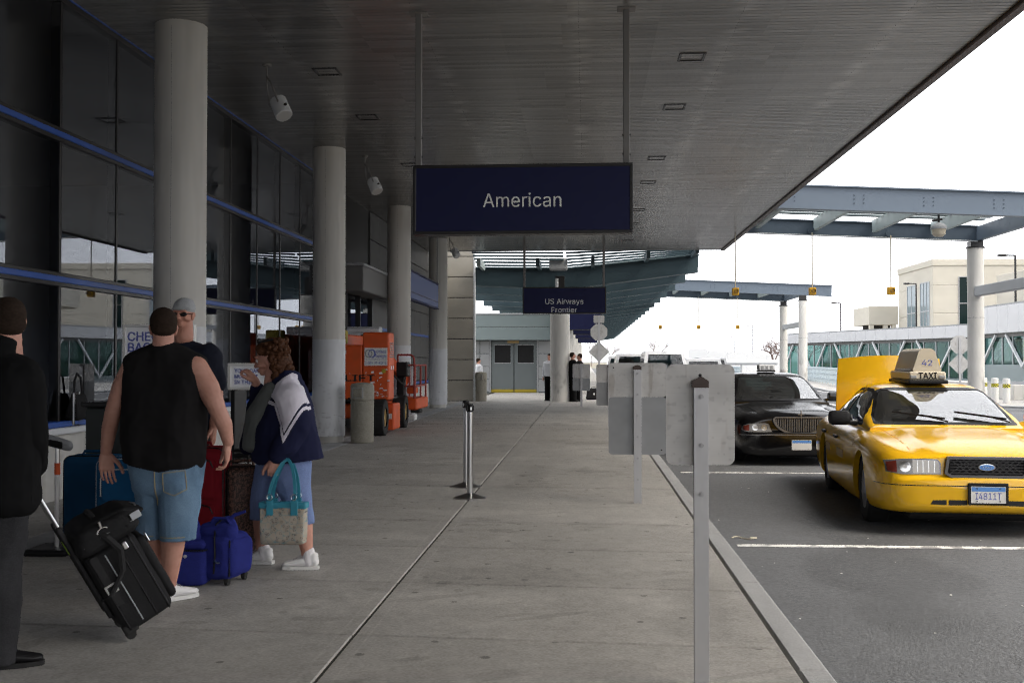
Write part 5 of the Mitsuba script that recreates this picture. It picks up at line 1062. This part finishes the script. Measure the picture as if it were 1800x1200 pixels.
jk = jk + hull((-.27, .19, 1.12, .06, .05, .08), (-.335, .20, .84, .05, .05, .05), (-.1, .2, .8, .05, .05, .05), (-.1, .2, 1.2, .05, .05, .05)) + hull((.035, -.055, 1.365, .075, .060, .040), (.03, .05, 1.365, .075, .06, .04), (.03, .0, 1.31, .10, .12, .05)) + hull((-.02, -.085, 1.33, .05, .035, .04), (.04, -.08, 1.36, .05, .04, .04), (.05, -.12, 1.29, .06, .06, .05)) - hull((-.09, -.0, 1.41, .075, .062, .05), (-.13, .0, 1.28, .06, .055, .05))
jm = skinmesh(jk, .012, 6, .014, 7., 11); jm = trim(jm, (-.10, 0, .995), .748)
# the white shoulder wedge: a sheet that follows the sleeve and shoulder, with a navy and a white chevron stripe below it
def wedge(poly, src, off, m, name, par, dens=.010):
    """a patch of cloth: the faces of src whose (x, z) lie inside poly, pushed out by off, seen from the -y side"""
    p = m3.Mesh; pr = mf(prism(poly, -.6, -.06)); out = src.copy(); out.vertices = out.vertices + out.vertex_normals * off
    inn = src.copy(); inn.vertices = inn.vertices - inn.vertex_normals * .004
    q = tm(mf(out) ^ pr); k = q.face_normals[:, 1] < .25; bb = np.abs(q.triangles_center[:, 1] + .06) > .002
    return put(name, moved(tm((mf(out) - mf(inn)) ^ pr), B), m, par, 50)
jkk = put('jacket', moved(jm, B), 'm_navyjacket', pw, True)
wedge(Polygon([(-.085, 1.235), (-.045, 1.29), (.02, 1.345), (.08, 1.39), (.15, 1.36), (.24, 1.26), (.235, 1.20), (.195, 1.17), (.085, .975), (.0, 1.19)]), jm, .0035, 'm_jacketwhite', 'white_yoke', jkk)
chev = Polygon([(-.105, 1.205), (.0, 1.18), (.085, .955), (.20, 1.15), (.235, 1.17), (.235, 1.145), (.205, 1.125), (.083, .905), (-.012, 1.158), (-.105, 1.18)])
wedge(chev, jm, .003, 'm_jacketwhite', 'white_chevron', jkk)
pn = hull((.02, -.03, .80, .19, .19, .09), (-.02, .05, .80, .19, .16, .09)) + chain((.06, -.07, .74, .150), (.120, -.085, .45, .100), (.150, -.09, .34, .088)) + chain((-.08, .08, .74, .145), (-.17, .09, .45, .100), (-.185, .10, .34, .088))
put('capri_jeans', moved(trim(skinmesh(pn, .014, 5, .012, 8., 6), (0, 0, 1), .325), B), 'm_denim2', pw, True)
hb = [[(0, -.03, .150, .086, .098, .080)], [(0, -.075, .06, .085, .062, .09)]]
rr = np.random.default_rng(5)
for i in range(150):
    a, z = rr.uniform(.12, math.pi - .12), rr.uniform(-.05, .20); rad = .088 + .014 * rr.random(); hb.append([(rad * math.cos(a), -.015 - rad * 1.12 * math.sin(a), z, rr.uniform(.011, .021))])
for sx in (-1, 1):
    for z in (-.03, .03, .09, .15): hb.append([(sx * .078, -.048 + .012 * rr.random() + .06 * (z > .12), z, .026)])
hairball(B @ HM, hb + [[(0, .050, .178, .055, .030, .022), (0, .0, .200, .07, .05, .022)]], 'm_hairbrown', pw, .005, 70., seed=8, it=1, edge=.008)
sg = put('sunglasses', moved(cat([rbox(sx * .033 - .031, sx * .033 + .031, .02, .042, .200, .238, .010) for sx in (-1, 1)] + [bx(sx * .066 - .003, sx * .066 + .003, -.07, .03, .205, .215) for sx in (-1, 1)] + [bx(-.01, .01, .028, .036, .218, .228)]), B @ HM), 'm_black', pw)
for (x, y), yaw in (((.20, -.09), 97), ((-.18, .10), 84)):
    put('sock', moved(skinmesh(chain((0, 0, .06, .042), (0, 0, .125, .045)), .012, 4, .002, 40.), B @ tf(x, y, 0)), 'm_sock', pw, True); shoe((B[0, 3] + x - .01, B[1, 3] + y, 0), yaw, pw, L=.255)
# tote bag hanging from her hand
tb_ = thing('tote_bag', 'patterned tan tote bag with turquoise straps held in the hand of the woman', 'bag'); C = tf(-2.095, 7.60, 0) @ np.diag([.92, 1, 1, 1])
tg = mf(rbox(-.175, .175, -.065, .065, .205, .49, .035)) ^ m3.Manifold.hull_points([(x, y, z) for x, y, z in [(-.16, -.07, .2), (.16, -.07, .2), (-.16, .07, .2), (.16, .07, .2), (-.178, -.045, .49), (.178, -.045, .49), (-.178, .045, .49), (.178, .045, .49)]])
put('body', moved(skinmesh(tg, .015, 3, .006, 9., 3), C), 'm_tote', tb_, True)
put('top_band', moved(skinmesh(m3.Manifold.hull_points([(x, y, z) for x in (-.180, .180) for y in (-.050, .050) for z in (.455, .495)]), .014, 2, .002, 9., 3), C), 'm_turq', tb_, True)
for y in (-.058, .058):
    pts = [(-.085, y, .46), (-.095, y * .9, .56), (-.055, y * .6, .68), (.0, y * .25, .772), (.045, y * .25, .782), (.085, y * .6, .69), (.10, y * .9, .56), (.095, y, .46)]
    c_ = CubicSpline(np.linspace(0, 1, 8), np.array(pts))(np.linspace(0, 1, 26)); st = tube(c_, .5, 4); st = cat([bar(c_[i], c_[i + 1] + (c_[i + 1] - c_[i]) * .1, .024, .006, up=(0, 1, 0)) for i in range(25)])
    hl_ = put('strap', moved(st, C), 'm_turq', tb_)
    for x in (-.09, .095): put('strap_tab', moved(cat(bx(x - .026, x + .026, y - .004, y + .004, .41, .515, .003)), C), 'm_turq', hl_); put('ring', moved(tube([(x + .02 * math.cos(t), y * 1.12, .535 + .02 * math.sin(t)) for t in np.linspace(0, 6.283, 14)], .0035, 6), C), 'm_chrome', hl_)

# ---- man with grey cap and sunglasses behind
pc = thing('person', 'man in grey cap and sunglasses with navy shirt facing the camera', 'person'); B = at_(-3.12, 8.45)
hd, HM = head((.0, -.02, 1.735), 176, 1.0)
sk = hd + hull((0, 0, .95, .17, .13, .15), (0, .0, 1.2, .19, .13, .15), (0, 0, 1.5, .19, .11, .08)) + chain((-.19, 0, 1.52, .06), (-.265, -.02, 1.22, .05), (-.27, -.10, .98, .036)) + chain((.19, 0, 1.52, .06), (.265, -.02, 1.22, .05), (.27, -.10, .98, .036)) + hand((-.27, -.10, .97), (0, -.1, -1), (1, 0, 0), (0, -1, 0), .19, .5) + hand((.27, -.10, .97), (0, -.1, -1), (-1, 0, 0), (0, -1, 0), .19, .5)
for sx in (-1, 1): sk = sk + chain((sx * .10, 0, .95, .12), (sx * .11, 0, .52, .075), (sx * .11, .02, .38, .07), (sx * .11, .02, .08, .042))
put('body', moved(skinmesh(sk, .012, 6, .001, 12), B), 'm_skinred', pc, True)
ts = hull((-.17, .0, 1.53, .08, .09, .06), (.17, 0, 1.53, .08, .09, .06), (0, 0, 1.58, .11, .09, .06)) + hull((-.18, 0, 1.5, .12, .13, .10), (.18, 0, 1.5, .12, .13, .10), (-.09, -.02, .98, .16, .18, .1), (.11, -.02, .98, .16, .18, .1)) + chain((-.185, 0, 1.52, .09), (-.255, -.01, 1.30, .08)) + chain((.185, 0, 1.52, .09), (.255, -.01, 1.30, .08))
put('shirt', moved(skinmesh(ts, .018, 8, .008, 8., 21), B), 'm_navyshirt', pc, True)
tr_ = hull((0, 0, .95, .2, .16, .12), (0, 0, .8, .2, .16, .1)) + chain((-.10, 0, .85, .13), (-.11, .01, .09, .085)) + chain((.10, 0, .85, .13), (.11, .01, .09, .085)); put('trousers', moved(trim(skinmesh(tr_, .02, 6, .008, 8., 2), (0, 0, 1), .04), B), 'm_darkjeans', pc, True)
hairball(B @ HM, [[(0, -.010, .150, .083, .100, .072), (0, -.02, .185, .070, .085, .045)], [(0, .03, .14, .078, .07, .02)]], 'm_cap', pc, .002, 30., seed=2, name='cap')
put('sunglasses', moved(cat([skinmesh(hull((sx * .034, .088, .095, .027, .007, .015), (sx * .040, .083, .098, .024, .008, .015)), .01, 2) for sx in (-1, 1)] + [tube([(-.012, .095, .102), (.012, .095, .102)], .003, 6)] + [tube([(sx * .066, .075, .103), (sx * .078, .0, .10)], .003, 6) for sx in (-1, 1)]), B @ HM), 'm_black', pc, 40)
for sx in (-1, 1): shoe((B[0, 3] + sx * .11, B[1, 3] - .0, 0), 180, pc, 'm_shoe')

# ---- man in the dark coat at the left edge
pk = thing('person', 'person in black coat and dark jeans cut by the left edge of the photo', 'person'); B = at_(-2.90, 5.20)
hd, HM = head((.085, .03, 1.565), 40, 1.0, 0)
sk = hd + hull((0, 0, .9, .17, .13, .15), (0, .0, 1.38, .19, .12, .1)) + chain((-.2, 0, 1.4, .07), (-.27, .02, 1.12, .05), (-.25, .1, .9, .035)) + chain((.17, 0, 1.4, .07), (.20, .02, 1.12, .05), (.155, .14, .92, .034)) + hand((.155, .14, .91), (-.05, .15, -1), (-1, 0, 0), (0, 1, 0), .18, 1.4) + hand((-.25, .1, .89), (0, .1, -1), (1, 0, 0), (0, 1, 0), .18, .5)
FT = [(-.07, .03), (.085, -.03)]
for x, y in FT: sk = sk + chain((x, 0, .85, .115), (x, y * .5, .48, .072), (x, y, .08, .042))
put('body', moved(skinmesh(sk, .013, 6, .001, 12), B), 'm_skin', pk, True)
ct = hull((-.18, .0, 1.42, .10, .11, .08), (.14, 0, 1.42, .10, .11, .08), (-.02, 0, 1.50, .11, .11, .07)) + hull((-.16, 0, 1.36, .14, .15, .12), (.12, 0, 1.36, .14, .15, .12), (-.13, 0, .80, .16, .18, .10), (.10, 0, .80, .155, .18, .10)) + chain((-.2, 0, 1.38, .11), (-.28, .03, 1.1, .09), (-.26, .11, .92, .07)) + chain((.165, 0, 1.38, .11), (.205, .03, 1.1, .085), (.165, .13, .96, .066))
ct = ct + hull((.06, .01, 1.56, .10, .10, .05), (.0, .0, 1.47, .14, .12, .05))
put('coat', moved(trim(skinmesh(ct, .015, 6, .016, 6., 31), (0.04, 0, 1), .735), B), 'm_coat', pk, True)
put('hair', moved(skinmesh(hull((0, -.018, .135, .082, .098, .085)) + hull((0, -.05, .085, .075, .065, .06)), .012, 4, .003, 40.), B @ HM), 'm_hairdark', pk, True)
jn = hull((0, 0, .9, .17, .15, .1), (0, 0, .78, .18, .15, .08))
for x, y in FT: jn = jn + chain((x, 0, .80, .125), (x, y * .6, .45, .095), (x, y, .10, .088), (x, y - .005, .055, .094))
put('jeans', moved(trim(skinmesh(jn, .014, 5, .017, 8., 12), (0, 0, 1), .028), B), 'm_darkjeans', pk, True)
for x, y in FT: shoe((B[0, 3] + x, B[1, 3] + y, 0), -62, pk, 'm_black', .29)

# ---- distant people
def far_person(lab, X, Y, h, yaw, top, bottom, pose=0, z0=0., headc='m_hairdark'):
    p = thing('person', lab, 'person'); k = h / 1.78; Bm = tf(X, Y, z0, yaw) @ np.diag([k, k, k, 1])
    hd, HM = head((0, .0, 1.565), 0); s = hd + hull((0, 0, .92, .15, .11, .13), (0, 0, 1.4, .17, .10, .08))
    arms = [[(sx * .19, 0, 1.41, .06), (sx * .24, .02 + .05 * pose, 1.13, .045), (sx * (.22 - .08 * pose), .08 + .22 * pose, .90 + .12 * pose, .032)] for sx in (-1, 1)]
    for a, sx in zip(arms, (-1, 1)): s = s + chain(*a) + hand(a[-1][:3], (0, .3, -1), (-sx, 0, 0), (0, 1, 0), .18, .5)
    for sx in (-1, 1): s = s + chain((sx * .09, 0, .92, .10), (sx * .10, .02, .5, .07), (sx * .10, 0, .08, .042))
    put('body', moved(skinmesh(s, .025, 4), Bm), 'm_skin', p, True)
    t = hull((-.15, 0, 1.42, .09, .10, .06), (.15, 0, 1.42, .09, .10, .06), (0, 0, 1.5, .08, .08, .03)) + hull((-.12, 0, 1.4, .1, .13, .08), (.12, 0, 1.4, .1, .13, .08), (-.06, 0, .95, .13, .14, .08), (.06, 0, .95, .13, .14, .08))
    for a in arms: t = t + chain(*[(*q[:3], q[3] + .018) for q in a])
    put('shirt' if 'shirt' in lab else 'jacket', moved(skinmesh(t, .03, 4, .006, 8.), Bm), top, p, True)
    t = hull((-.06, 0, .97, .12, .13, .10), (.06, 0, .97, .12, .13, .10), (0, 0, .85, .17, .13, .10))
    for sx in (-1, 1): t = t + chain((sx * .09, 0, .9, .12), (sx * .10, .01, .08, .085))
    put('trousers', moved(trim(skinmesh(t, .03, 4, .006, 8.), (0, 0, 1), .03), Bm), bottom, p, True)
    put('hair', moved(skinmesh(hull((0, -.02, .138, .08, .095, .08)) + hull((0, -.05, .08, .07, .06, .05)), .02, 3), Bm @ HM), headc, p, True)
    for sx in (-1, 1):
        mm = skinmesh(hull((0, -.06, .04, .04), (0, .14, .03, .035)), .03, 2); put('shoe', moved(trim(mm, (0, 0, 1), .004), Bm @ tf(sx * .1, 0, 0)), 'm_black', p, True)
far_person('far person in white shirt and black trousers half hidden by the concrete column', -1.36, 41.5, 1.76, 150, 'm_whitecloth', 'm_coat')
far_person('far person in dark suit, left of the pair beside the concrete column', -.48, 40.6, 1.80, -70, 'm_coat', 'm_coat', .3)
far_person('far person in dark suit, right of the pair, facing the other one', -.24, 41.0, 1.76, 80, 'm_coat', 'm_coat', .3)
far_person('far person in white shirt behind the far trash can by the stone pier', -4.26, 43.9, 1.60, -60, 'm_whitecloth', 'm_darkjeans', .6)
# ================================================================== luggage and kiosk things
def wheels(par, M_, pts, r=.022):
    for p in pts: put('wheel', moved(cat(cyl((p[0] - .012, p[1], p[2]), (p[0] + .012, p[1], p[2]), r, 16), bx(p[0] - .018, p[0] + .018, p[1] - .018, p[1] + .018, p[2], p[2] + .03, .004)), M_), 'm_rubber', par)
def outline(x0, x1, z0, z1, r, y, rad, n=5):
    pts = [(x, y, z) for x, z in np.array(rrect(x0, x1, z0, z1, r).exterior.coords)]; return tube(pts, rad, 6, False)
def upright_case(nm, lab, M_, w, d, h, m, piping=None, pocket=True, handle=True):
    c = thing(nm, lab, 'suitcase'); b = skinmesh(mf(rbox(-w / 2, w / 2, -d / 2, d / 2, .045, h, .05, 4)), .03, 2, .004, 6.)
    put('body', moved(b, M_), m, c, True)
    for y in (-d / 2 + .035, d / 2 - .035): put('piping', moved(outline(-w / 2 + .004, w / 2 - .004, .05, h - .004, .05, y, .007), M_), piping or 'm_black', c)
    put('zip', moved(outline(-w / 2 + .0, w / 2 - .0, .047, h - .0, .05, -d / 2 + .075, .004), M_), 'm_black', c)
    if pocket:
        for z0, z1 in ((.10, h * .52), (h * .56, h - .07)):
            k = put('pocket', moved(skinmesh(mf(rbox(-w / 2 + .05, w / 2 - .05, -d / 2 - .028, -d / 2 + .02, z0, z1, .022, 3)), .03, 1, .003, 8.), M_), m, c, True)
            put('pocket_piping', moved(tube([(-w / 2 + .055, -d / 2 - .03, z0 + .05), (-w / 2 + .055, -d / 2 - .03, z1 - .07), (-w / 2 + .08, -d / 2 - .031, z1 - .02), (-w / 2 + .14, -d / 2 - .031, z1 - .004), (w / 2 - .14, -d / 2 - .031, z1 - .004), (w / 2 - .08, -d / 2 - .031, z1 - .02), (w / 2 - .055, -d / 2 - .03, z1 - .07)], .005, 6), M_), piping or 'm_black', k)
    if handle: put('handle', moved(tube([(-.09, 0, h - .005), (-.08, 0, h + .03), (.08, 0, h + .03), (.09, 0, h - .005)], .012, 8), M_), m, c)
    wheels(c, M_, [(-w / 2 + .07, d / 2 - .05, .023), (w / 2 - .07, d / 2 - .05, .023)], .022); put('foot', moved(cat(bx(-w / 2 + .05, -w / 2 + .09, -d / 2 + .03, -d / 2 + .06, .001, .05), bx(w / 2 - .09, w / 2 - .05, -d / 2 + .03, -d / 2 + .06, .001, .05)), M_), 'm_rubber', c); return c
upright_case('suitcase', 'dark teal soft suitcase standing left of the blue piped suitcase', tf(-3.97, 8.75, 0, 8), .42, .28, .715, 'm_tealcase', 'm_black', False)
upright_case('suitcase', 'blue suitcase with silver piping and front pockets behind the sleeveless man', tf(-3.43, 8.30, 0, 5), .54, .30, .735, 'm_bluecase', 'm_lightgrey')
upright_case('suitcase', 'red upright suitcase between the sleeveless man and the leopard suitcase', tf(-2.85, 8.05, 0, 0), .42, .27, .84, 'm_redcase', 'm_black')
upright_case('suitcase', 'brown leopard print suitcase standing beside the red suitcase', tf(-2.56, 8.12, 0, 28), .24, .30, .70, 'm_leopard', 'm_black', False)
ls = 'suitcase_003'; put('pull_handle', moved(cat(tube([(-.07, .10, .69), (-.07, .10, .80)], .008, 6), tube([(.07, .10, .69), (.07, .10, .80)], .008, 6), tube([(-.075, .10, .80), (.075, .10, .80)], .013, 8)), tf(-2.56, 8.12, 0, 28)), 'm_black', ls)
put('strap', moved(tube([(.13, -.05, .52), (.17, -.07, .44), (.155, -.08, .36), (.19, -.10, .30), (.24, -.12, .285)], .010, 6), tf(-2.56, 8.12, 0, 28)), 'm_black', ls)
tc = thing('vanity_case', 'small bright blue vanity case with lid seam in front of the red suitcase', 'bag'); Mv = tf(-2.605, 7.22, 0, 4)
put('body', moved(skinmesh(mf(rbox(-.135, .115, -.11, .11, .002, .235, .03)), .025, 1, .002, 8.), Mv), 'm_bluebag', tc, True)
put('lid', moved(skinmesh(mf(rbox(-.13, .11, -.105, .105, .238, .30, .03)) + hull((-.02, 0, .36, .08, .06, .05), (-.02, 0, .27, .10, .09, .03)), .02, 3, .004, 12.), Mv), 'm_bluebag', tc, True)
put('zip', moved(outline(-.137, .117, -.112, .112, .03, 0, .005).apply_transform(tf(0, 0, .236, 0, 90)), Mv), 'm_black', tc); put('lock', moved(cat(cyl((-.05, -.118, .20), (-.05, -.108, .20), .012, 10), cyl((-.015, -.118, .20), (-.015, -.108, .20), .012, 10)), Mv), 'm_chrome', tc)
put('handle', moved(tube([(-.08, 0, .36), (-.06, 0, .42), (.03, 0, .42), (.05, 0, .36)], .010, 8), Mv), 'm_bluebag', tc)
db = thing('travel_bag', 'bright blue soft wheeled bag with dark zip right of the vanity case', 'bag'); Md = tf(-2.415, 7.30, 0, -14)
put('body', moved(skinmesh(mf(rbox(-.125, .125, -.15, .15, .035, .33, .05)) + hull((-.09, -.08, .34, .05), (.09, -.08, .34, .05), (0, .05, .37, .06), (-.06, .1, .33, .05)), .018, 5, .010, 9., 4), Md), 'm_bluebag', db, True)
put('pocket', moved(skinmesh(mf(rbox(.085, .150, -.13, .13, .06, .30, .04)), .02, 3, .006, 9.), Md), 'm_bluebag', db, True)
put('zip', moved(cat(tube([(.02, -.158, .08), (.03, -.160, .20), (.02, -.150, .32), (.0, -.10, .395), (-.01, .02, .43)], .006, 6), tube([(.118, -.128, .06), (.122, -.13, .30)], .005, 6)), Md), 'm_black', db)
put('zip_pull', moved(tube([(.03, -.163, .17), (.05, -.168, .155), (.07, -.165, .158)], .006, 6), Md), 'm_chrome', db)
put('strap', moved(cat(tube([(.02, -.05, .38), (.09, -.02, .45), (.16, .0, .475)], [.010, .014, .010], 6), tube([(-.1, -.06, .34), (-.04, -.06, .43), (.05, -.05, .43), (.1, -.05, .36)], .011, 6)), Md), 'm_bluebag', db)
wheels(db, Md, [(.085, -.10, .022), (-.09, -.10, .022), (.085, .11, .022)])
# black wheeled suitcase, tilted, with a soft bag strapped on top
fi, ti = math.radians(33), math.radians(29)
hv = np.array([-math.cos(fi), -math.sin(fi), 0]); av = math.sin(ti) * hv + math.cos(ti) * Z_; wv = np.cross(Z_, hv); nv = np.cross(av, wv) * 1.0
if nv @ hv < 0: nv = -nv                       # nv: from the case towards the person who pulls it
Mk = np.eye(4); Mk[:3, 0], Mk[:3, 1], Mk[:3, 2] = wv, -nv, av
if np.linalg.det(Mk[:3, :3]) < 0: Mk[:3, 0] *= -1
Mk[:3, 3] = (-2.49, 5.82, .046)
FX = np.diag([-1., 1, 1, 1])
bk = thing('suitcase', 'black wheeled suitcase tilted on its wheels behind the coat wearer', 'suitcase')
put('body', moved(skinmesh(mf(rbox(-.20, .20, .0, .28, .0, .46, .035, 4)), .025, 2, .004, 7.), Mk), 'm_blacknylon', bk, True)
put('front_pocket', moved(skinmesh(mf(rbox(-.17, .17, .265, .325, .03, .41, .03, 4)), .025, 2, .005, 7.), Mk), 'm_blacknylon', bk, True)
for y in (.03, .18, .25): put('piping', moved(outline(-.200, .200, .002, .458, .035, y, .006), Mk), 'm_black', bk)
for x in (-.16, .16): put('corner_guard', moved(rbox(x - .035, x + .035, -.006, .07, -.008, .045, .012), Mk), 'm_rubber', bk)
for x in (-.155, .155): put('wheel', moved(cat(cyl((x - .016, .02, -.012), (x + .016, .02, -.012), .028, 20)), Mk), 'm_rubber', bk, 30)
for x in (-.095, .095):
    put('pull_rod', moved(tube([(x, -.012, .30), (x, -.012, .92)], .0095, 10), Mk), 'm_steel', bk, 30); put('rod_sleeve', moved(rbox(x - .016, x + .016, -.03, .0, .10, .66, .008), Mk), 'm_black', bk)
put('pull_grip', moved(rbox(-.10, .10, -.03, .006, .91, .955, .014), Mk), 'm_black', bk)
put('side_strap', moved(cat(bar((-.206, .05, .45), (-.206, .05, .16), .035, .006, up=(1, 0, 0))), Mk @ FX), 'm_blackmatte', bk); put('buckle', moved(cat(bx(-.217, -.21, .02, .08, .235, .245), bx(-.217, -.21, .02, .08, .275, .285), bx(-.217, -.21, .02, .03, .245, .275), bx(-.217, -.21, .07, .08, .245, .275)), Mk @ FX), 'm_chrome', bk)
put('padlock', moved(rbox(-.22, -.203, .20, .225, .40, .44, .004), Mk @ FX), 'm_chrome', bk); put('zip_lock', moved(rbox(-.16, -.12, .327, .336, .36, .41, .004), Mk @ FX), 'm_chrome', bk)
sbg = thing('duffel_bag', 'black soft bag with shoulder strap riding on top of the tilted suitcase', 'bag')
Mb = Mk @ tf(0, .10, .455) @ np.diag([1.08, 1.35, .62, 1])
put('body', moved(skinmesh(hull((-.17, -.03, .06, .05), (.17, -.03, .06, .05), (-.17, .12, .06, .055), (.17, .12, .06, .055), (-.16, -.01, .19, .05), (.16, -.01, .19, .05), (-.16, .11, .17, .05), (.16, .11, .17, .05)), .018, 4, .010, 8., 6), Mb), 'm_blacknylon', sbg, True)
put('flap', moved(skinmesh(hull((-.16, .0, .225, .03), (.16, .0, .225, .03), (-.16, .13, .20, .03), (.16, .13, .2, .03), (.15, .19, .12, .02), (-.15, .19, .12, .02)), .018, 3, .007, 9., 8), Mb), 'm_blacknylon', sbg, True)
put('strap', moved(tube([(-.19, .02, .17), (-.235, .04, .10), (-.24, .06, -.05), (-.22, .03, -.22), (-.20, -.05, -.36), (-.10, -.08, -.40)], .014, 6), Mb @ FX), 'm_blackmatte', sbg)
put('clasp', moved(cat(tube([(-.215 + .0, .04 + .022 * math.cos(t), .15 + .03 * math.sin(t)) for t in np.linspace(0, 6.28, 12)], .005, 6), tube([(-.215, .04, .18), (-.218, .045, .235)], .006, 6)), Mb @ FX), 'm_chrome', sbg)
put('bag_zip', moved(cat(tube([(.215, -.05, .10), (.222, .04, .12), (.215, .16, .10)], .004, 5), tube([(-.15, .19, .14), (.0, .205, .15), (.15, .19, .14)], .004, 5)), Mb), 'm_grey', sbg)
put('case_zip', moved(tube([(.2035, .105, .03), (.2035, .105, .43)], .004, 5), Mk), 'm_grey', bk)
put('tag', moved(bx(-.225, -.219, .15, .19, .10, .16, .003), Mb @ FX), 'm_lightgrey', sbg)
put('luggage_tag', moved(rbox(-.02, .02, -.075, -.066, -.12, -.04, .004), Mk @ tf(-.02, .045, .60)), 'm_limetag', sbg)
put('handle', moved(tube([(-.1, .04, .25), (-.06, .04, .285), (.06, .04, .285), (.1, .04, .25)], .011, 8), Mb), 'm_blackmatte', sbg)
# kiosk, signs, scale, handbag on the sill, far bag
ki = thing('check_in_counter', 'dark grey counter against the glass under the baggage sign', 'counter')
put('cabinet', bx(-4.26, -3.42, 9.2, 9.75, .04, 1.08, .015), 'm_counter', ki); put('top', bx(-4.29, -3.39, 9.17, 9.78, 1.082, 1.125, .01), 'm_darkframe', ki); put('plinth', bx(-4.22, -3.46, 9.24, 9.7, 0, .04), 'm_black', ki)
put('rail', tube([(-4.31, 9.2, .93), (-4.36, 9.2, .93), (-4.36, 9.2, 1.20), (-4.31, 9.2, 1.20)], .012, 8), 'm_steel', ki)
def board(lab, cx, y, z0, z1, w, lines, name='notice_board', stand=True):
    s = thing(name, lab, 'sign'); put('panel', bx(cx - w / 2 + .02, cx + w / 2 - .02, y, y + .05, z0 + .02, z1 - .02), 'm_signwhite', s); e = .024
    put('frame', cat(bx(cx - w / 2, cx + w / 2, y - .014, y + .06, z1 - e, z1, .004), bx(cx - w / 2, cx + w / 2, y - .014, y + .06, z0, z0 + e, .004), bx(cx - w / 2, cx - w / 2 + e, y - .013, y + .059, z0 + e, z1 - e), bx(cx + w / 2 - e, cx + w / 2, y - .013, y + .059, z0 + e, z1 - e)), 'm_offwhite', s)
    for t, z, h, x in lines:
        m = text(t, h, .003, True); Mt = np.eye(4); Mt[:3, 0], Mt[:3, 1], Mt[:3, 2], Mt[:3, 3] = X_, Z_, -Y_, (cx - w / 2 + x, y - .0005, z); put('lettering', moved(m, Mt), 'm_bluetext', s)
    return s
n1_ = board('white framed baggage check notice with blue capitals above the counter', -3.63, 9.22, 1.13, 1.785, .62, [('CHECKED', 1.645, .074, .035), ('BAGGAGE', 1.553, .074, .035)])
n2_ = board('white framed carry-on notice with blue capitals behind the woman', -2.90, 9.6, 1.22, 1.455, .50, [('YOUR CARRY-ON', 1.372, .032, .055), ('MUST FIT', 1.322, .032, .055), ('IN THIS', 1.272, .032, .055)])
put('sizer_frame', cat(bx(-3.13, -2.67, 9.61, 9.95, .62, .66, .006), bx(-3.13, -3.09, 9.61, 9.95, 0, 1.22, .006), bx(-2.71, -2.67, 9.61, 9.95, 0, 1.22, .006)), 'm_black', n2_); put('sizer_box', bx(-3.07, -2.73, 9.63, 9.93, .05, .60, .015), 'm_offwhite', n2_)
sc = thing('scale_stand', 'grey luggage scale display on a thin pole with orange collar', 'scale')
put('pole', tube([(-4.06, 8.3, 0), (-4.06, 8.3, .82)], .018, 12), 'm_steel', sc); put('collar', tube([(-4.06, 8.3, .60), (-4.06, 8.3, .69)], .0215, 12), 'm_orange', sc); put('label', tube([(-4.06, 8.3, .52), (-4.06, 8.3, .59)], .0205, 12), 'm_offwhite', sc)
put('display', moved(skinmesh(hull((-.07, 0, 0, .035, .03, .05), (.085, 0, -.01, .035, .03, .045)), .02, 3), tf(-4.045, 8.28, .85, 0, 25, 12)), 'm_grey', sc, True); put('screen', moved(rbox(-.06, .05, -.036, -.028, -.028, .028, .01), tf(-4.045, 8.28, .85, 0, 25, 12)), 'm_black', sc); put('plate', rbox(-4.25, -3.9, 8.12, 8.48, .002, .05, .02), 'm_black', sc)
hb_ = thing('handbag', 'black handbag with tall strap standing on the window sill', 'bag')
put('body', moved(skinmesh(hull((-.06, -.13, .03, .03), (-.06, .13, .03, .03), (.05, -.13, .03, .03), (.05, .13, .03, .03), (0, -.11, .27, .03), (0, .11, .25, .03)), .02, 3, .006, 9.), tf(-5.50, 11.72, .838)), 'm_blacknylon', hb_, True); put('strap', moved(tube([(0, -.10, .26), (0, -.10, .42), (0, -.04, .50), (0, .04, .46), (0, .09, .26)], .012, 8), tf(-5.50, 11.72, .838)), 'm_blackmatte', hb_)
fb = thing('shoulder_bag', 'black bag standing on the pavement behind the small grey sign', 'bag'); put('body', moved(skinmesh(hull((-.24, -.1, .06, .06), (.24, -.1, .06, .06), (-.24, .1, .06, .06), (.24, .1, .06, .06), (-.18, 0, .34, .08), (.18, 0, .34, .08)), .03, 3, .01, 6.), tf(.30, 43.0, 0)), 'm_blacknylon', fb, True); put('handle', moved(tube([(-.1, 0, .4), (-.07, 0, .47), (.07, 0, .47), (.1, 0, .4)], .014, 6), tf(.30, 43.0, 0)), 'm_black', fb)
put('tag', bx(.27, .34, 42.83, 42.835, .18, .25), 'm_offwhite', fb)
